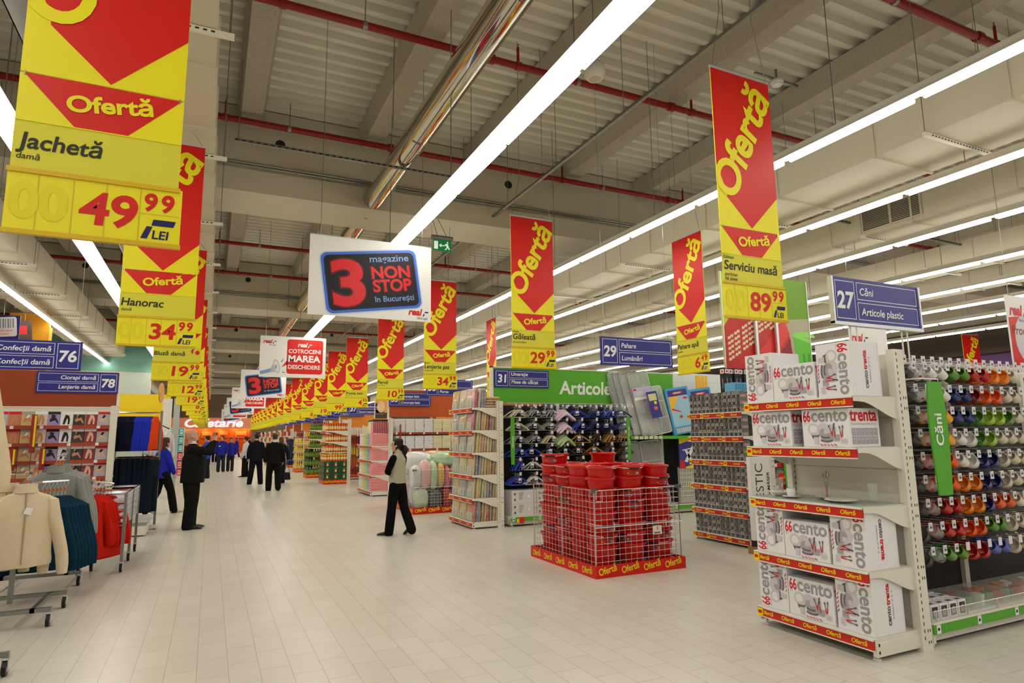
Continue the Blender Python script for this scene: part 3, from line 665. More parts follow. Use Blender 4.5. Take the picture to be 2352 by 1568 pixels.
# ---- dinner-set cartons: grey and red lettering and crockery picture
bx = mat('carton_white', 'efedf0', .55); g1 = mat('print_pale_grey', 'd0ccce', .55); g2 = mat('print_grey', 'a9a4a8', .55); g3 = mat('print_plum_grey', '6d646a', .55)
CW, CH, CD = .415, .29, .34
def crockery(b, M, w=.0012):
    def e(x, y, rx, ry, m, k=0): b.ring((x, y), rx, ry, m, M, w+.0003*k, 16)
    e(.10, .135, .05, .05, g1); e(.10, .135, .034, .034, bx, 2); e(.19, .14, .055, .045, g1, .9); e(.255, .13, .05, .045, g1, .4)
    e(.19, .10, .04, .04, g2, 1.5); b.poly([(.075, .1), (.155, .1), (.14, .062), (.09, .062)], g3, M, w+.0006); e(.115, .1, .04, .012, g1, 3)
    for i in range(4): e(.215, .05+.014*i, .055-.003*i, .016, (g3, g2, g3, g2)[i], 3+i)
    b.poly([(.195, .1), (.235, .1), (.23, .135), (.2, .135)], g1, M, w+.0022); e(.265, .085, .022, .03, g2, 7); b.poly([(.28, .045), (.325, .045), (.33, .095), (.275, .095)], g2, M, w+.0024)
    b.poly([(.105, .02), (.14, .02), (.145, .075), (.1, .075)], g1, M, w+.0024)
    for x, y, a in ((.26, .11, 20), (.275, .125, -15), (.29, .1, 5), (.34, .1, 8), (.355, .105, -6)):
        q = M @ T(x, y, w+.003) @ Matrix.Rotation(R(a), 4, 'Z'); b.rect(-.004, .004, -.03, .012, 0, rink, q); b.rect(-.003, .003, .012, .04, 0, g3, q); b.ring((0, .048), .007, .012, g3, q, 0, 8)
    for i in range(5):
        q = M @ T(.17+.03*i, .014, w+.003) @ Matrix.Rotation(R(62), 4, 'Z'); b.rect(-.003, .003, -.012, .014, 0, rink if i < 4 else dark, q)
    for i in range(3): b.ring((.345+.018*i, .045), .009, .022, g1, M, w+.001, 8)
def carton_mesh(flip):
    b = MB(); w, h, d = CW/2, CH/2, CD/2
    b.box(-w, w, -d, d, -h, h, bx); M = FRONT(-w, -d, -h)
    b.text('66', .118, rink, M, .012, .196, .001, bold=.022, width=.068); b.text('cento', .142, gink, M, .088, .196, .001, bold=.026, width=.315)
    b.text('p c s', .026, gink, M, .018, .178, .001, bold=.002)
    crockery(b, M)
    S = frame((w, -d, -h), (0, 1, 0), (0, 0, 1))
    b.text('trenta', .135, rink, S, .01, .196, .001, bold=.028, width=.31); b.text('Combiset 66 pcs', .022, gink, S, .02, .165, .001, bold=.003, width=.28)
    for i in range(6):
        for j in range(2): b.rect(.02+.05*i, .066+.05*i, .02+.062*j, .078+.062*j, .001, g2, S); b.rect(.03+.05*i, .05+.05*i, .055+.062*j, .06+.062*j, .0015, bx, S)
    P = frame((-w, -d, h), (1, 0, 0), (0, 1, 0)) if not flip else frame((w, d, h), (-1, 0, 0), (0, -1, 0))
    for q in (P,):
        b.text('cento', .06, dgink, q, .06, .15, .001, bold=.03, width=.135); b.text('trenta', .06, rink, q, .2, .15, .001, bold=.04, width=.15); b.text('edition 0 0 2', .02, gink, q, .1, .115, .001, width=.2)
    b.rect(-w, w, d-.012, d-.009, h+.0008, g1)
    return b
CA = carton_mesh(False).build('dinner_set_carton', bevel=.003); CB = carton_mesh(True).build('dinner_set_carton', bevel=.003)
YAW = Matrix.Rotation(R(-90), 4, 'Z')
def carton(src, y, z, turn, label, dx=0, yaw=0):
    """turn 0 lying flat, 1 stood on end reading upwards, -1 stood on end reading downwards"""
    c = src.copy(); COL.objects.link(c)
    Mx = Matrix.Rotation(R(yaw), 4, 'Z') @ YAW @ Matrix.Rotation(R(-90*turn), 4, 'Y')
    c.rotation_euler = Mx.to_euler(); hh = CH/2 if turn == 0 else CW/2
    c.location = (4.315+CD/2+dx, y, z+hh+.002); tag(c, label, 'carton', 'dinner-set cartons on the end shelf')
E5 = ENDZ
carton(CA, 4.02, E5[4], 1, 'white dinner-set carton on end at the left of the top shelf, lettering running upward')
carton(CA, 3.66, E5[4], 0, 'white dinner-set carton lying flat in the middle of the top shelf', dx=.0)
carton(CB, 3.285, E5[4], -1, 'white carton on end at the right of the top shelf, plain side showing')
carton(CA, 3.925, E5[3], 0, 'left white dinner-set carton lying flat on the second shelf from the top', yaw=0)
carton(CA, 3.40, E5[3], 0, 'right white dinner-set carton on the second shelf with the red side lettering and grid')
for zi, nm in ((1, 'shelf under the sample crockery'), (0, 'lowest shelf')):
    carton(CA, 4.02, E5[zi], 1, 'white dinner-set carton on end at the left of the '+nm)
    carton(CA, 3.66, E5[zi], 0, 'white dinner-set carton lying flat in the middle of the '+nm)
    carton(CA if zi else CB, 3.285, E5[zi], -1, 'white dinner-set carton on end at the right of the '+nm)
bpy.data.objects.remove(CA); bpy.data.objects.remove(CB)
# ---- sample crockery on the middle shelf
porc = mat('porcelain', 'f4f2ee', .15, spec=.6); glas = mat('clear_glass', 'e6ecec', .05, alpha=.17, spec=.8); cut = mat('cutlery_steel', 'c9c9c9', .15, 1)
z3 = E5[2]+.001
MB().box(4.3, 4.77, 3.14, 4.16, E5[2], E5[2]+.006, mat('glass_sheet', 'd7e6dc', .05, alpha=.5)).build('glass_sheet')
tag(bpy.data.objects['glass_sheet'], 'clear glass sheet lying on the sample crockery shelf', 'glass sheet'); z3 += .007
def plate(x, y, r, label, deep=.018):
    o = MB().lathe([(0, 0), (r*.55, 0), (r*.62, .004), (r, deep), (r-.004, deep+.003), (r*.6, .009), (0, .007)], porc, 28).build('dinner_plate', None, (x, y, z3), smooth=True); tag(o, label, 'plate', 'sample plates on the end shelf')
plate(4.45, 3.42, .12, 'white plate nearest the front right of the sample shelf'); plate(4.58, 3.62, .11, 'white plate behind the cutlery glass on the sample shelf'); plate(4.52, 4.03, .11, 'white deep plate at the left back of the sample shelf', .035)
o = tag(empty('tea_cup', (4.42, 3.86, z3)), 'white tea cup on its saucer on the sample shelf', 'cup')
MB().lathe([(0, .012), (.028, .012), (.036, .03), (.038, .075), (.035, .075), (.033, .032), (0, .02)], porc, 20).build('cup_body', o, smooth=True)
MB().tube([(.034*math.cos(-2)-.0, .034*math.sin(-2), .062)]+[(math.cos(-2)*(.04+.018*math.sin(a)), math.sin(-2)*(.04+.018*math.sin(a)), .045+.02*math.cos(a)) for a in (.4, 1.2, 1.9, 2.7)], .004, porc, 6).build('cup_handle', o, smooth=True)
tag(MB().lathe([(0, 0), (.04, 0), (.075, .012), (.072, .014), (.035, .008), (0, .008)], porc, 24).build('saucer', None, (4.42, 3.86, z3), smooth=True), 'white saucer under the tea cup on the sample shelf', 'saucer')
tag(MB().lathe([(0, .003), (.032, .003), (.036, .1), (.034, .1), (.03, .008), (0, .008)], glas, 18).build('cutlery_glass', None, (4.6, 3.66, z3), smooth=True), 'small glass holding the red-handled cutlery', 'glass')
for i, (kind, tx, ty) in enumerate((('spoon', -.05, .22), ('fork', .02, .02), ('teaspoon', .03, -.2))):
    b = MB(); q = RX(ty) @ RY(tx)
    b.tube([(0, 0, .01), (0, 0, .1)], .006, rink, 8, q); b.tube([(0, 0, .1), (0, 0, .17)], .003, cut, 6, q)
    if kind == 'fork':
        b.box(-.011, .011, -.002, .002, .165, .18, cut, q)
        for k in range(4): b.box(-.011+.006*k, -.008+.006*k, -.002, .002, .18, .215, cut, q)
    else: b.loft([((0, 0, .165+.05*t*(1.2 if kind == 'spoon' else .8)), .016*math.sin(math.pi*min(max(t, .05), .97)), .004) for t in (0, .15, .35, .6, .8, 1)], cut, 10, q)
    tag(b.build(kind, None, (4.6, 3.66+(.008, 0, -.008)[i], z3)), 'red-handled %s standing in the small glass' % kind, 'cutlery')
for x, y, lb in ((4.66, 3.3, 'clear tall drinking glass at the right of the sample shelf'), (4.55, 4.1, 'clear drinking glass beside the deep plate at the left of the sample shelf')):
    tag(MB().lathe([(0, .003), (.032, .003), (.038, .14), (.036, .14), (.03, .012), (0, .012)], glas, 18).build('drinking_glass', None, (x, y, z3), smooth=True), lb, 'glass')
# ================================================================ mug gondola of aisle 27
mg_back = mat('mesh_back_dark', '2e2b28', .7)
mgon = gondola(4.93, 9.93, 3.62, 'dark-backed shelf run full of hanging mugs behind the dinner-set end shelf', top=2.16, depth=.5, back=mg_back, pitch=1.3)
PX = [5.06+.155*k for k in range(12)]; PZ = [2.12-.185*k for k in range(9)]
tagp = mat('tag_card', 'e6e2e8', .5)
def prong_mesh():
    b = MB().tube([(0, 0, 0), (0, -.36, .02)], .0035, zinc, 5).tube([(0, 0, .05), (0, -.375, .055)], .0025, zinc, 5)
    return b
def ptag_mesh():
    b = MB().box(-.024, .024, -.383, -.378, -.02, .045, tagp); M = FRONT(0, -.384, 0); b.rect(-.014, .014, .0, .018, 0, dgink, M); b.rect(-.016, .016, .026, .03, 0, g2, M); return b
pm = prong_mesh().build('hook', None); tm = ptag_mesh().build('price_tag', pm); np_ = 0
restm = MB()
for r_, z in enumerate(PZ):
    for c_, x in enumerate(PX):
        if np_ < 100:
            h = pm.copy(); COL.objects.link(h); h.parent = mgon; h.location = (x-4.93, -.01, z); t_ = tm.copy(); COL.objects.link(t_); t_.parent = h; np_ += 1
        else:
            restm.tube([(x-4.93, -.01, z), (x-4.93, -.37, z+.02)], .0035, zinc, 5); restm.box(x-4.954, x-4.906, -.393, -.388, z-.02, z+.045, tagp)
rm = restm.build('hook', mgon); rm['kind'] = 'stuff'
bpy.data.objects.remove(tm); bpy.data.objects.remove(pm)
b = MB()
for i in range(40):
    x = .03+.125*i; b.box(x, x+.05, -.39, -.386, .0+2.155, 2.215, tagp); b.rect(x+.012, x+.036, 2.17, 2.19, .001, dgink, FRONT(0, -.39, 0)); b.tube([(x+.025, 0, 2.19), (x+.025, -.385, 2.19)], .003, white, 4); b.tube([(x+.085, 0, 2.17), (x+.085, -.36, 2.17)], .003, white, 4)
b.tube([(0, -.36, 2.15), (5, -.36, 2.15)], .004, white, 5)
b.build('top_price_rail', mgon)
def mug_meshes(m, r=.043, h=.102, jumbo=False):
    k = 1.45 if jumbo else 1; R0 = r*k; h = h*(.92 if jumbo else 1)
    body = MB().lathe([(0, 0), (R0*(.6 if jumbo else .93), 0), (R0*(.85 if jumbo else 1), h*.3), (R0, h), (R0-.004, h), (R0*.82 if jumbo else R0-.005, h*.3), (0, .006)], m, 20)
    hd = MB().tube([(R0*.93+(.0+.026*math.sin(a)), 0, h*.5+h*.3*math.cos(a)) for a in [math.pi*i/6 for i in range(7)]], .006, m, 6)
    return body, hd
cups = {}
MC = dict(W='ece9e4', G='5a8f2a', R='b8201a', D='8e1a12', O='f08a1c', T='ea5a12', Y='f0ab1a', N='242b6e', L='a3c83a', C='ddd2be', B='4d62b8', S=None, K=None)
cname = dict(W='white', G='green', R='red', D='dark red', O='amber', T='bright orange', Y='yellow', N='navy', L='lime green', C='cream', B='blue', S='smoked glass', K='clear printed glass')
smoke = mat('smoked_glass', '4a443c', .08, alpha=.55, spec=.8)
def get_cup(k, j):
    key = k+('j' if j else '')
    if key not in cups:
        m = smoke if k == 'S' else glas if k == 'K' else mat('glaze_'+cname[k].replace(' ', '_'), MC[k], .18, spec=.55)
        a, h = mug_meshes(m, jumbo=j)
        o = empty('mug'); a.build('mug_body', o, smooth=True); h.build('mug_handle', o, smooth=True)
        if k == 'K':
            q = MB()
            for i in range(5): q.ring((0, 0), .012, .014, (rink, MATS['glaze_lime'] if 'glaze_lime' in MATS else mat('glaze_lime', 'a3c83a', .3), mat('print_orange', 'e8862a', .4))[i % 3], RZ(i*1.25) @ frame((.0435, 0, .035+.012*(i % 2)), (0, 1, 0), (0, 0, 1)), .001, 8)
            q.build('printed_motif', o)
        cups[key] = o
    return cups[key]
GRID = ['S S K W W G G R R O* O* C', 'S S K W W N N D* T* T* C C', 'S S K Y Y N N G* L* L* G* C', 'S S K Y Y W W* G* L* C C C', 'S S K T T W W* N* N* C* C C', 'S S K T T O* O* N* N* C* C C',
        'S S K R R O* O* N* T T C C', 'S* S* K R R T* T* G G C* C C', 'S* S* K G G R* R* B B C* C C']
rowname = ['top row', 'second row', 'third row', 'fourth row', 'fifth row', 'sixth row', 'seventh row', 'eighth row', 'lowest row']
mouth = Vector((-.88, -.06, .42)).normalized(); hx = (Vector((0, 0, 1))-mouth*mouth.z).normalized(); hy = mouth.cross(hx)
MR = Matrix(((hx.x, hy.x, mouth.x), (hx.y, hy.y, mouth.y), (hx.z, hy.z, mouth.z)))
seen_mug = {}
for r_, row in enumerate(GRID):
    cells = row.split()
    for c_, cell in enumerate(cells):
        src = get_cup(cell[0], '*' in cell); big = '*' in cell
        for dpt in (0, 1):
            rr = (.042*1.45 if big else .042)
            rnd = random.Random(r_*31+c_*7+dpt)
            p = Vector((PX[c_]+rnd.uniform(-.008, .008), 3.61-.335+.13*dpt, PZ[r_]+.012)) - hx*(rr+.02) - mouth*.046
            lab = '%s%s mug, %s one on the %s hook, %s of the mug wall' % ('wide ' if big else '', cname[cell[0]], ('front', 'rear')[dpt], ORD[c_], rowname[r_])
            m = dup(src, p, MR.to_euler(), lab, 'mugs hanging on the mug wall'); m['category'] = 'mug'
for o_ in list(cups.values()):
    for ch in list(o_.children): bpy.data.objects.remove(ch)
    bpy.data.objects.remove(o_)
# green blade sign
o = tag(empty('blade_sign', (5.17, 3.05, 1.1)), 'tall green blade sign reading Căni in front of the mug wall', 'sign')
def blade(b, H, wt, wm, wb, m, th=.012):
    n = 8; L = [(-(wb+(wm-wb)*math.sin(math.pi*min(i/n*.9+.05, 1)*.55)*1.25 if i < n*.6 else wt+(wm-wt)*(1-((i/n-.6)/.4)**2))/2, H*i/n) for i in range(n+1)]
    return b.prism(L+[(-x, y) for x, y in reversed(L)], th, m, FRONT(0, th, 0))
b = blade(MB(), .88, .17, .23, .16, green); b.text('Căni', .13, wink, FRONT(0, -.001, 0) @ T(.035, .38, 0) @ Matrix.Rotation(R(90), 4, 'Z'), 0, 0, .002, bold=.02); b.build('sign_blade', o)
MB().tube([(-.2, .0, .9), (.05, 0, .9)], .006, white, 6).tube([(-.2, 0, .9), (-.2, .45, .9)], .006, white, 6).tube([(-.05, 0, .88), (-.05, 0, .9)], .003, white, 4).tube([(.05, 0, .88), (.05, 0, .9)], .003, white, 4).build('arm', o)
# boxed and wrapped mugs on the base shelf
def mug_box(x, y, label):
    b = MB().box(-.05, .05, -.05, .05, 0, .115, bx); M = FRONT(0, -.05, 0); b.rect(-.036, .036, .015, .1, .001, mat('box_window', '3a352c', .2), M)
    b.ring((0, .055), .022, .026, mat('mug_tan', 'c9a25e', .4), M, .002, 14); b.ring((0, .055), .009, .01, brown, M, .0025, 10); b.rect(-.045, .045, -.04, .04, .1155, g1); b.rect(-.03, .03, -.03, .0, .1158, brown)
    tag(b.build('boxed_mug', None, (x, y, .172)), label, 'boxed mug', 'small white boxed mugs on the base shelf')
for i in range(4):
    for j in range(3): mug_box(5.03+.115*i, 3.2+.12*j, 'white boxed mug on the green-edged base shelf, %s from the left, %s row' % (('first', 'second', 'third', 'fourth')[i], ('front', 'middle', 'rear')[j]))
film = mat('plastic_film', 'c9c9c0', .12, alpha=.35, spec=.7)
for i in range(6):
    x = 5.5+.42*i; o = tag(empty('wrapped_mug_pack', (x, 3.33, .172)), 'clear film-wrapped mug pack on the base shelf, %s one right of the white boxes' % (['first', 'second']+ordn)[i], 'mug pack', 'wrapped mug packs')
    b = MB()
    for k in range(3):
        for j in range(2): b.lathe([(.04, 0), (.045, .09), (.04, .09), (.03, .01)], [mat('print_orange', 'e8862a', .4), porc, MATS['glaze_green'], MATS['glaze_red']][(k+j+i) % 4], 12, T(-.13+.13*k, -.07+.14*j, 0))
    b.build('packed_mugs', o, smooth=True); MB().box(-.2, .2, -.14, .14, 0, .11, film).build('film_wrap', o)
o = MB().box(4.96, 9.9, 3.125, 3.13, .18, .25, glas)
for i in range(12): o.box(5.0+.4*i, 5.006+.4*i, 3.122, 3.133, .18, .25, zinc)
o.tube([(4.96, 3.127, .25), (9.9, 3.127, .25)], .003, zinc, 5)
tag(o.build('shelf_fence'), 'low clear fence along the front of the mug base shelf', 'shelf fence')
# ================================================================ glassware end shelf and aisle 29
GZ = [.12, .48, .84, 1.2, 1.55, 1.9]
endcap('glassware_shelf', 6.85, 6.75, 7.87, GZ, .45, 2.2, 'end shelf unit packed with small grey glassware packs, behind the red bucket bin', tags=(.0, .3, .74), n=4)
gp_g = mat('tumbler_grey', '706f6b', .12, spec=.7); gp_d = mat('tumbler_dark', '3f3d3a', .15, spec=.7); gp_p = mat('sleeve_pink', 'b5958e', .5); gp_l = mat('tumbler_light', 'b9bab4', .1, spec=.8)
GPKS = []
for v_ in range(4):
    b = MB().box(-.041, .041, -.06, .06, 0, .096, gp_g); M = FRONT(0, -.06, 0)
    b.rect(-.037, .018, .05, .09, .001, gp_l if v_ % 2 else gp_d, M); b.rect(-.037, .02, .006, .046, .0015, gp_d, M); b.rect(.03, .04, .004, .05 if v_ % 2 else .08, .0012, gp_p if v_ < 3 else gp_l, M); b.rect(-.04, -.034, .006, .09, .002, gp_l, M)
    b.rect(-.02, .005, .058, .084, .0018, gp_g, M); b.rect(-.03, -.018, .012, .04, .002, gp_g, M)
    b.box(-.036, .03, -.055, .055, .096, .0975, gp_l if v_ % 2 else gp_d); b.box(.0412, .0416, -.05, .05, .01, .05, gp_p)
    GPKS.append(b.build('glassware_pack'))
lv = ['lowest shelf', 'second shelf', 'third shelf', 'fourth shelf', 'fifth shelf', 'top shelf']
for i, z in enumerate(GZ):
    for c in range(12):
        for k in range(3):
            rnd = random.Random(i*97+c*5+k); g = rnd.choice(GPKS).copy(); COL.objects.link(g); g.rotation_euler = (0, 0, R(-90))
            g.location = (6.92+rnd.uniform(0, .012), 7.79-.0895*c-(.008 if c > 5 else 0), z+.001+.0985*k)
            tag(g, 'glass pack, %s tier, %s from the left, %s of the glassware unit' % (('lower', 'middle', 'upper')[k], ORD[c], lv[i]), 'glassware pack', 'glassware packs on the '+lv[i])
for g in GPKS: bpy.data.objects.remove(g)
fr = MB()
for z in GZ: fr.tube([(6.862, 6.77, z+.06), (6.862, 7.85, z+.06)], .003, zinc, 5)
for z in GZ:
    for y in (6.77, 7.31, 7.85): fr.tube([(6.862, y, z), (6.862, y, z+.06)], .003, zinc, 5)
tag(fr.build('shelf_fence'), 'thin wire rails along the shelf fronts of the glassware end shelf', 'shelf fence')
for i in range(5):
    b = MB().box(-.045, .045, -.05, .05, 0, .37, mat('box_black', '17161a', .35)); M = SIDE(-.045, 0, 0); b.rect(-.04, .04, .29, .355, .001, paper, M); b.ring((0, .323), .018, .02, rink, M, .0015, 10); b.rect(-.006, .006, .06, .22, .001, g2, M)
    M = FRONT(0, -.05, 0); b.rect(-.036, .036, .29, .355, .001, paper, M); b.ring((0, .323), .018, .02, rink, M, .0015, 12); b.rect(-.006, .006, .06, .22, .001, g2, M)
    tag(b.build('black_box', None, (7.0+.097*i, 7.18+.02*(i % 2), 2.197)), 'tall black box with white emblem on the glassware shelf, %s from the left' % ['first', 'second', 'third', 'fourth', 'fifth'][i], 'box', 'tall black boxes')
for i in range(3):
    b = MB().box(-.07, .07, -.1, .1, 0, .13, mat('box_skyblue', '6fb2dc', .4)); M = FRONT(0, -.1, 0)
    for k in range(3): b.rect(-.06+.042*k, -.03+.042*k, .02, .11, .001, mat('box_skyblue_dark', '3f86b8', .4), M)
    tag(b.build('blue_box', None, (6.94+.15*i, 6.96, 2.197)), 'light blue carton in front of the tall black boxes, %s one' % ('left', 'middle', 'right')[i], 'box')
# domestic display
o = tag(empty('cardboard_display', (6.78, 6.42, 0)), 'white upright cardboard display with vertical lettering beside the glassware shelf', 'display stand')
MB().box(-.2, .2, -.04, .1, 0, .1, mat('pallet_wood', '9c7a50', .8)).build('wooden_base', o)
b = MB().box(-.19, .19, -.02, .04, .18, 1.27, paper).box(-.19, .19, -.02, .04, .1, .18, dark); M = FRONT(0, -.021, 0)
b.text('DOMESTIC', .2, ink, M @ T(.03, .26, 0) @ Matrix.Rotation(R(90), 4, 'Z'), 0, 0, .001, bold=-.008, width=.92); b.text('by MÄSER', .07, ink, M @ T(.15, .72, 0) @ Matrix.Rotation(R(90), 4, 'Z'), 0, 0, .001, bold=.015, shear=.2, width=.34)
b.build('printed_panel', o)
gondola(7.5, 11.25, 7.3, 'shelf run of plates and cups seen through the gap beside the cardboard display', top=2.2, depth=.45, shelves=(.5, .82, 1.14, 1.46, 1.8), scol=stripr)
pp = mat('plate_pattern', 'a8362e', .3)
for i in range(6):
    for z, nm in ((.5, 'low'), (.82, 'middle'), (1.14, 'upper')):
        b = MB().lathe([(0, 0), (.06, 0), (.12, .02), (.118, .024), (.06, .008), (0, .008)], porc, 20)
        b.lathe([(.085, .0125), (.112, .0215)], pp if i % 2 == 0 else g2, 20, T(0, 0, .002))
        tag(b.build('dinner_plate', None, (7.64+.22*i, 7.05, z+.122), (R(80), 0, 0), smooth=True), '%s plate standing on the %s shelf behind the cardboard display, %s from the left' % ('red-patterned' if i % 2 == 0 else 'grey-rimmed', nm, (['first', 'second']+ordn)[i]), 'plate', 'standing plates in aisle 29')
o = tag(empty('round_wobbler', (7.66, 6.84, .93)), 'round red Ofertă wobbler in front of the plates in aisle 29', 'price tag'); b = MB().lathe([(0, 0), (.075, 0), (.075, .004), (0, .004)], sred, 22, frame((0, 0, 0), (1, 0, 0), (0, 0, 1))); b.text('Ofertă', .05, stripy, FRONT(0, -.004, 0) @ Matrix.Rotation(R(10), 4, 'Z'), 0, -.015, .001, bold=.02, al='c'); b.build('disc', o); MB().box(-.01, .01, .0, .03, -.12, -.06, white).build('clip', o)
o = tag(empty('blade_sign', (7.82, 6.83, .74)), 'green blade sign partly hidden behind the left upright of the dinner-set shelf', 'sign'); blade(MB(), .88, .17, .23, .16, green).build('sign_blade', o); MB().tube([(-.1, 0, .9), (-.1, .45, .9)], .006, white, 6).tube([(-.1, 0, .9), (.06, 0, .9)], .006, white, 6).build('arm', o)
# large picture of a red basket and a green bin on top of aisle 29
o = tag(empty('picture_board', (7.2, 7.34, 2.2)), 'tall picture board of a red plastic basket and a green bin above aisle 29', 'picture board')
b = MB(); M = FRONT(0, 0, 0); PWD, PHT = 1.92, 1.95
lime = mat('pic_lime', 'cfe23c', .45); lgreen = mat('pic_green', '6fa018', .45); pred = mat('pic_red', 'c41a16', .35); pdred = mat('pic_dark_red', '8f0f12', .4); pcream = mat('pic_cream', 'f0dfb4', .5); bgreen = mat('pic_bin_green', '58c21e', .3); pgrey = mat('pic_pale', 'b9b69a', .5)
b.box(0, PWD, 0, .02, 0, PHT, lime); b.poly([(1.2, 0), (PWD, 0), (PWD, PHT), (1.25, PHT)], lgreen, M, .0012); b.poly([(1.3, .6), (PWD, .75), (PWD, 1.3), (1.33, 1.25)], pgrey, M, .0016)
b.poly([(0, 0), (1.5, 0), (1.5, .6), (1.43, 1.05), (1.2, 1.3), (.85, 1.4), (.4, 1.36), (.12, 1.2), (0, 1.05)], pred, M, .002); b.poly([(0, .1), (.2, .2), (1.35, 1.25), (1.45, 1.02), (.5, 0), (.05, 0)], mat('pic_bright_red', 'e02a20', .3), M, .0026)
b.poly([(0, 0), (.55, 0), (1.46, .95), (1.5, .0)], pdred, M, .0024)
for (gx, gy) in ((.05, .5), (.36, .68), (.72, .98), (.98, 1.05)):
    for i in range(5):
        for j in range(2):
            x0 = gx+.02+.14*j; y0 = gy+.085*i+.08*j
            pts = [(x0+.12*t/6, y0+.07*t/6+.014*math.sin(t*2.1)) for t in range(7)]
            b.poly(pts+[(p[0], p[1]+.045) for p in reversed(pts)], pcream, M, .003)
for i in range(40): b.ring((.45+.023*(i % 20)*1.6, .12+.03*(i % 20)+.05*(i//20)), .008, .008, pcream, M, .0032, 6)
b.poly([(1.52, 1.0), (PWD, .92), (PWD, 0), (1.66, 0)], bgreen, M, .0034); b.ring((1.78, .98), .27, .09, mat('pic_bin_rim', '8ede4c', .3), M, .0037, 20, 0, math.pi); b.poly([(1.5, .98), (PWD, .88), (PWD, .94), (1.52, 1.04)], mat('pic_bin_rim', '8ede4c', .3), M, .004)
for x in (1.72, 1.84): b.rect(x, x+.05, .1, .7, .0042, mat('pic_bin_shade', '3f9a14', .4), M)
b.build('picture_panel', o); MB().box(-.015, 0, -.01, .03, 0, PHT, zinc).box(PWD, PWD+.015, -.01, .03, 0, PHT, zinc).build('frame_edge', o)
for x in (.62, 1.08): MB().box(x, x+.05, -.06, -.025, -.0, 1.55, zinc).build('post', o)
# ================================================================ wire bin of red buckets
def promo_bin(loc, wx, wy, label, H=.86, left_text=5, front_text=4, sp=.08):
    o = tag(empty('wire_bin', loc), label, 'wire bin', 'wire promotion bins')
    b = MB().box(0, wx, 0, wy, .02, .06, mat('pallet_board', 'c3b79c', .8))
    for x in (.1, wx/2, wx-.1): b.box(x-.06, x+.06, .05, wy-.05, 0, .02, mat('pallet_board', 'c3b79c', .8))
    b.build('base_board', o)
    b = MB(); h = .135; b.box(-.02, 0, -.02, wy+.02, 0, h, sred); b.box(wx, wx+.02, -.02, wy+.02, 0, h, sred); b.box(0, wx, -.02, 0, 0, h, sred); b.box(0, wx, wy, wy+.02, 0, h, sred)
    for i in range(front_text): b.text('Ofertă', .105, stripy, FRONT(-.02, -.02, 0) @ T(wx*(i+.12)/front_text+.01, .03, 0) @ Matrix.Rotation(R(10), 4, 'Z'), 0, 0, .002, bold=.02, width=.24)
    for i in range(left_text): b.text('Ofertă', .1, stripy, SIDE(-.02, wy+.02, 0) @ T(wy*(i+.15)/left_text+.02, .03, 0) @ Matrix.Rotation(R(4), 4, 'Z'), 0, 0, .002, bold=.02, width=.21)
    b.build('printed_skirt', o)
    def panel(p0, p1):
        p0 = Vector(p0); p1 = Vector(p1); L = (p1-p0).length; d = (p1-p0)/L; m = MB(); n = int(L/sp)
        for i in range(n+1):
            p = p0+d*(L*i/n); m.tube([p, p+Vector((0, 0, H))], .0045 if i in (0, n) else .0022, zinc, 5)
        for j in range(14): m.tube([p0+Vector((0, 0, H*j/13)), p1+Vector((0, 0, H*j/13))], .0045 if j in (0, 13) else .0024, zinc, 5)
        m.build('wire_panel', o)
    z = .1; e = .015
    panel((e, e, z), (wx-e, e, z)); panel((e, wy-e, z), (wx-e, wy-e, z)); panel((wx-e, e, z), (wx-e, wy/2-.012, z)); panel((wx-e, wy/2+.012, z), (wx-e, wy-e, z)); panel((e, e+.02, z), (e, wy/2-.012, z)); panel((e, wy/2+.012, z), (e, wy-e-.02, z))
    c = MB()
    for p in ((e, e), (e, wy/2), (e, wy-e), (wx-e, e), (wx-e, wy-e)): c.box(p[0]-.045, p[0]+.045, p[1]-.012, p[1]+.012, z+H-.02, z+H+.02, steel)
    c.build('corner_clip', o)
    l = MB().tube([(.0, -.012, .55), (wx, -.012, .55)], .006, zinc, 6)
    for x in (.25, wx-.25): l.tube([(x, -.02, .5), (x, -.02, .6)], .006, zinc, 6)
    l.tube([(.02, -.012, .86), (.02, -.012, .96), (.1, -.012, .96), (.1, -.012, .84), (.02, -.012, .84)], .005, zinc, 6)
    l.build('locking_bar', o)
    return o
bn = promo_bin((3.99, 6.23, 0), 1.24, 1.55, 'wire bin full of stacked red buckets on a red Ofertă skirt in the aisle')
b = MB().box(.8, .93, -.012, -.008, .42, .52, white); M = FRONT(0, -.012, 0)
for i in range(4): b.rect(.82+.022*i, .835+.022*i, .43, .45, .001, dark, M)
b.rect(.86, .872, .47, .51, .001, rink, M); b.build('price_card', bn)
redp = mat('bucket_red', 'c8120d', .32, spec=.5); lblue = mat('sticker_blue', '2a62b8', .35); lyel = mat('sticker_yellow', 'f0c21e', .35); lcard = mat('sticker_photo', '8fa3b4', .4)
bb = MB(); NB = 28
def brim(a): return 1 + .10*max(0, math.cos(a))**6
prof = [(0, .004), (.125, 0), (.131, .012), (.164, .235), (.166, .24), (.179, .243), (.182, .262), (.174, .268), (.161, .262), (.127, .014), (0, .01)]
v = []
for r, z in prof: v += [(max(r, .001)*brim(2*math.pi*j/NB)*(1.04)*math.cos(2*math.pi*j/NB), max(r, .001)*.96*math.sin(2*math.pi*j/NB), z+(.012*(brim(2*math.pi*j/NB)-1)*10 if z > .22 else 0)) for j in range(NB)]
bb.add(v, [(i*NB+j, i*NB+(j+1) % NB, (i+1)*NB+(j+1) % NB, (i+1)*NB+j) for i in range(len(prof)-1) for j in range(NB)], redp)
BK = empty('bucket'); bb.build('bucket_body', BK, smooth=True)
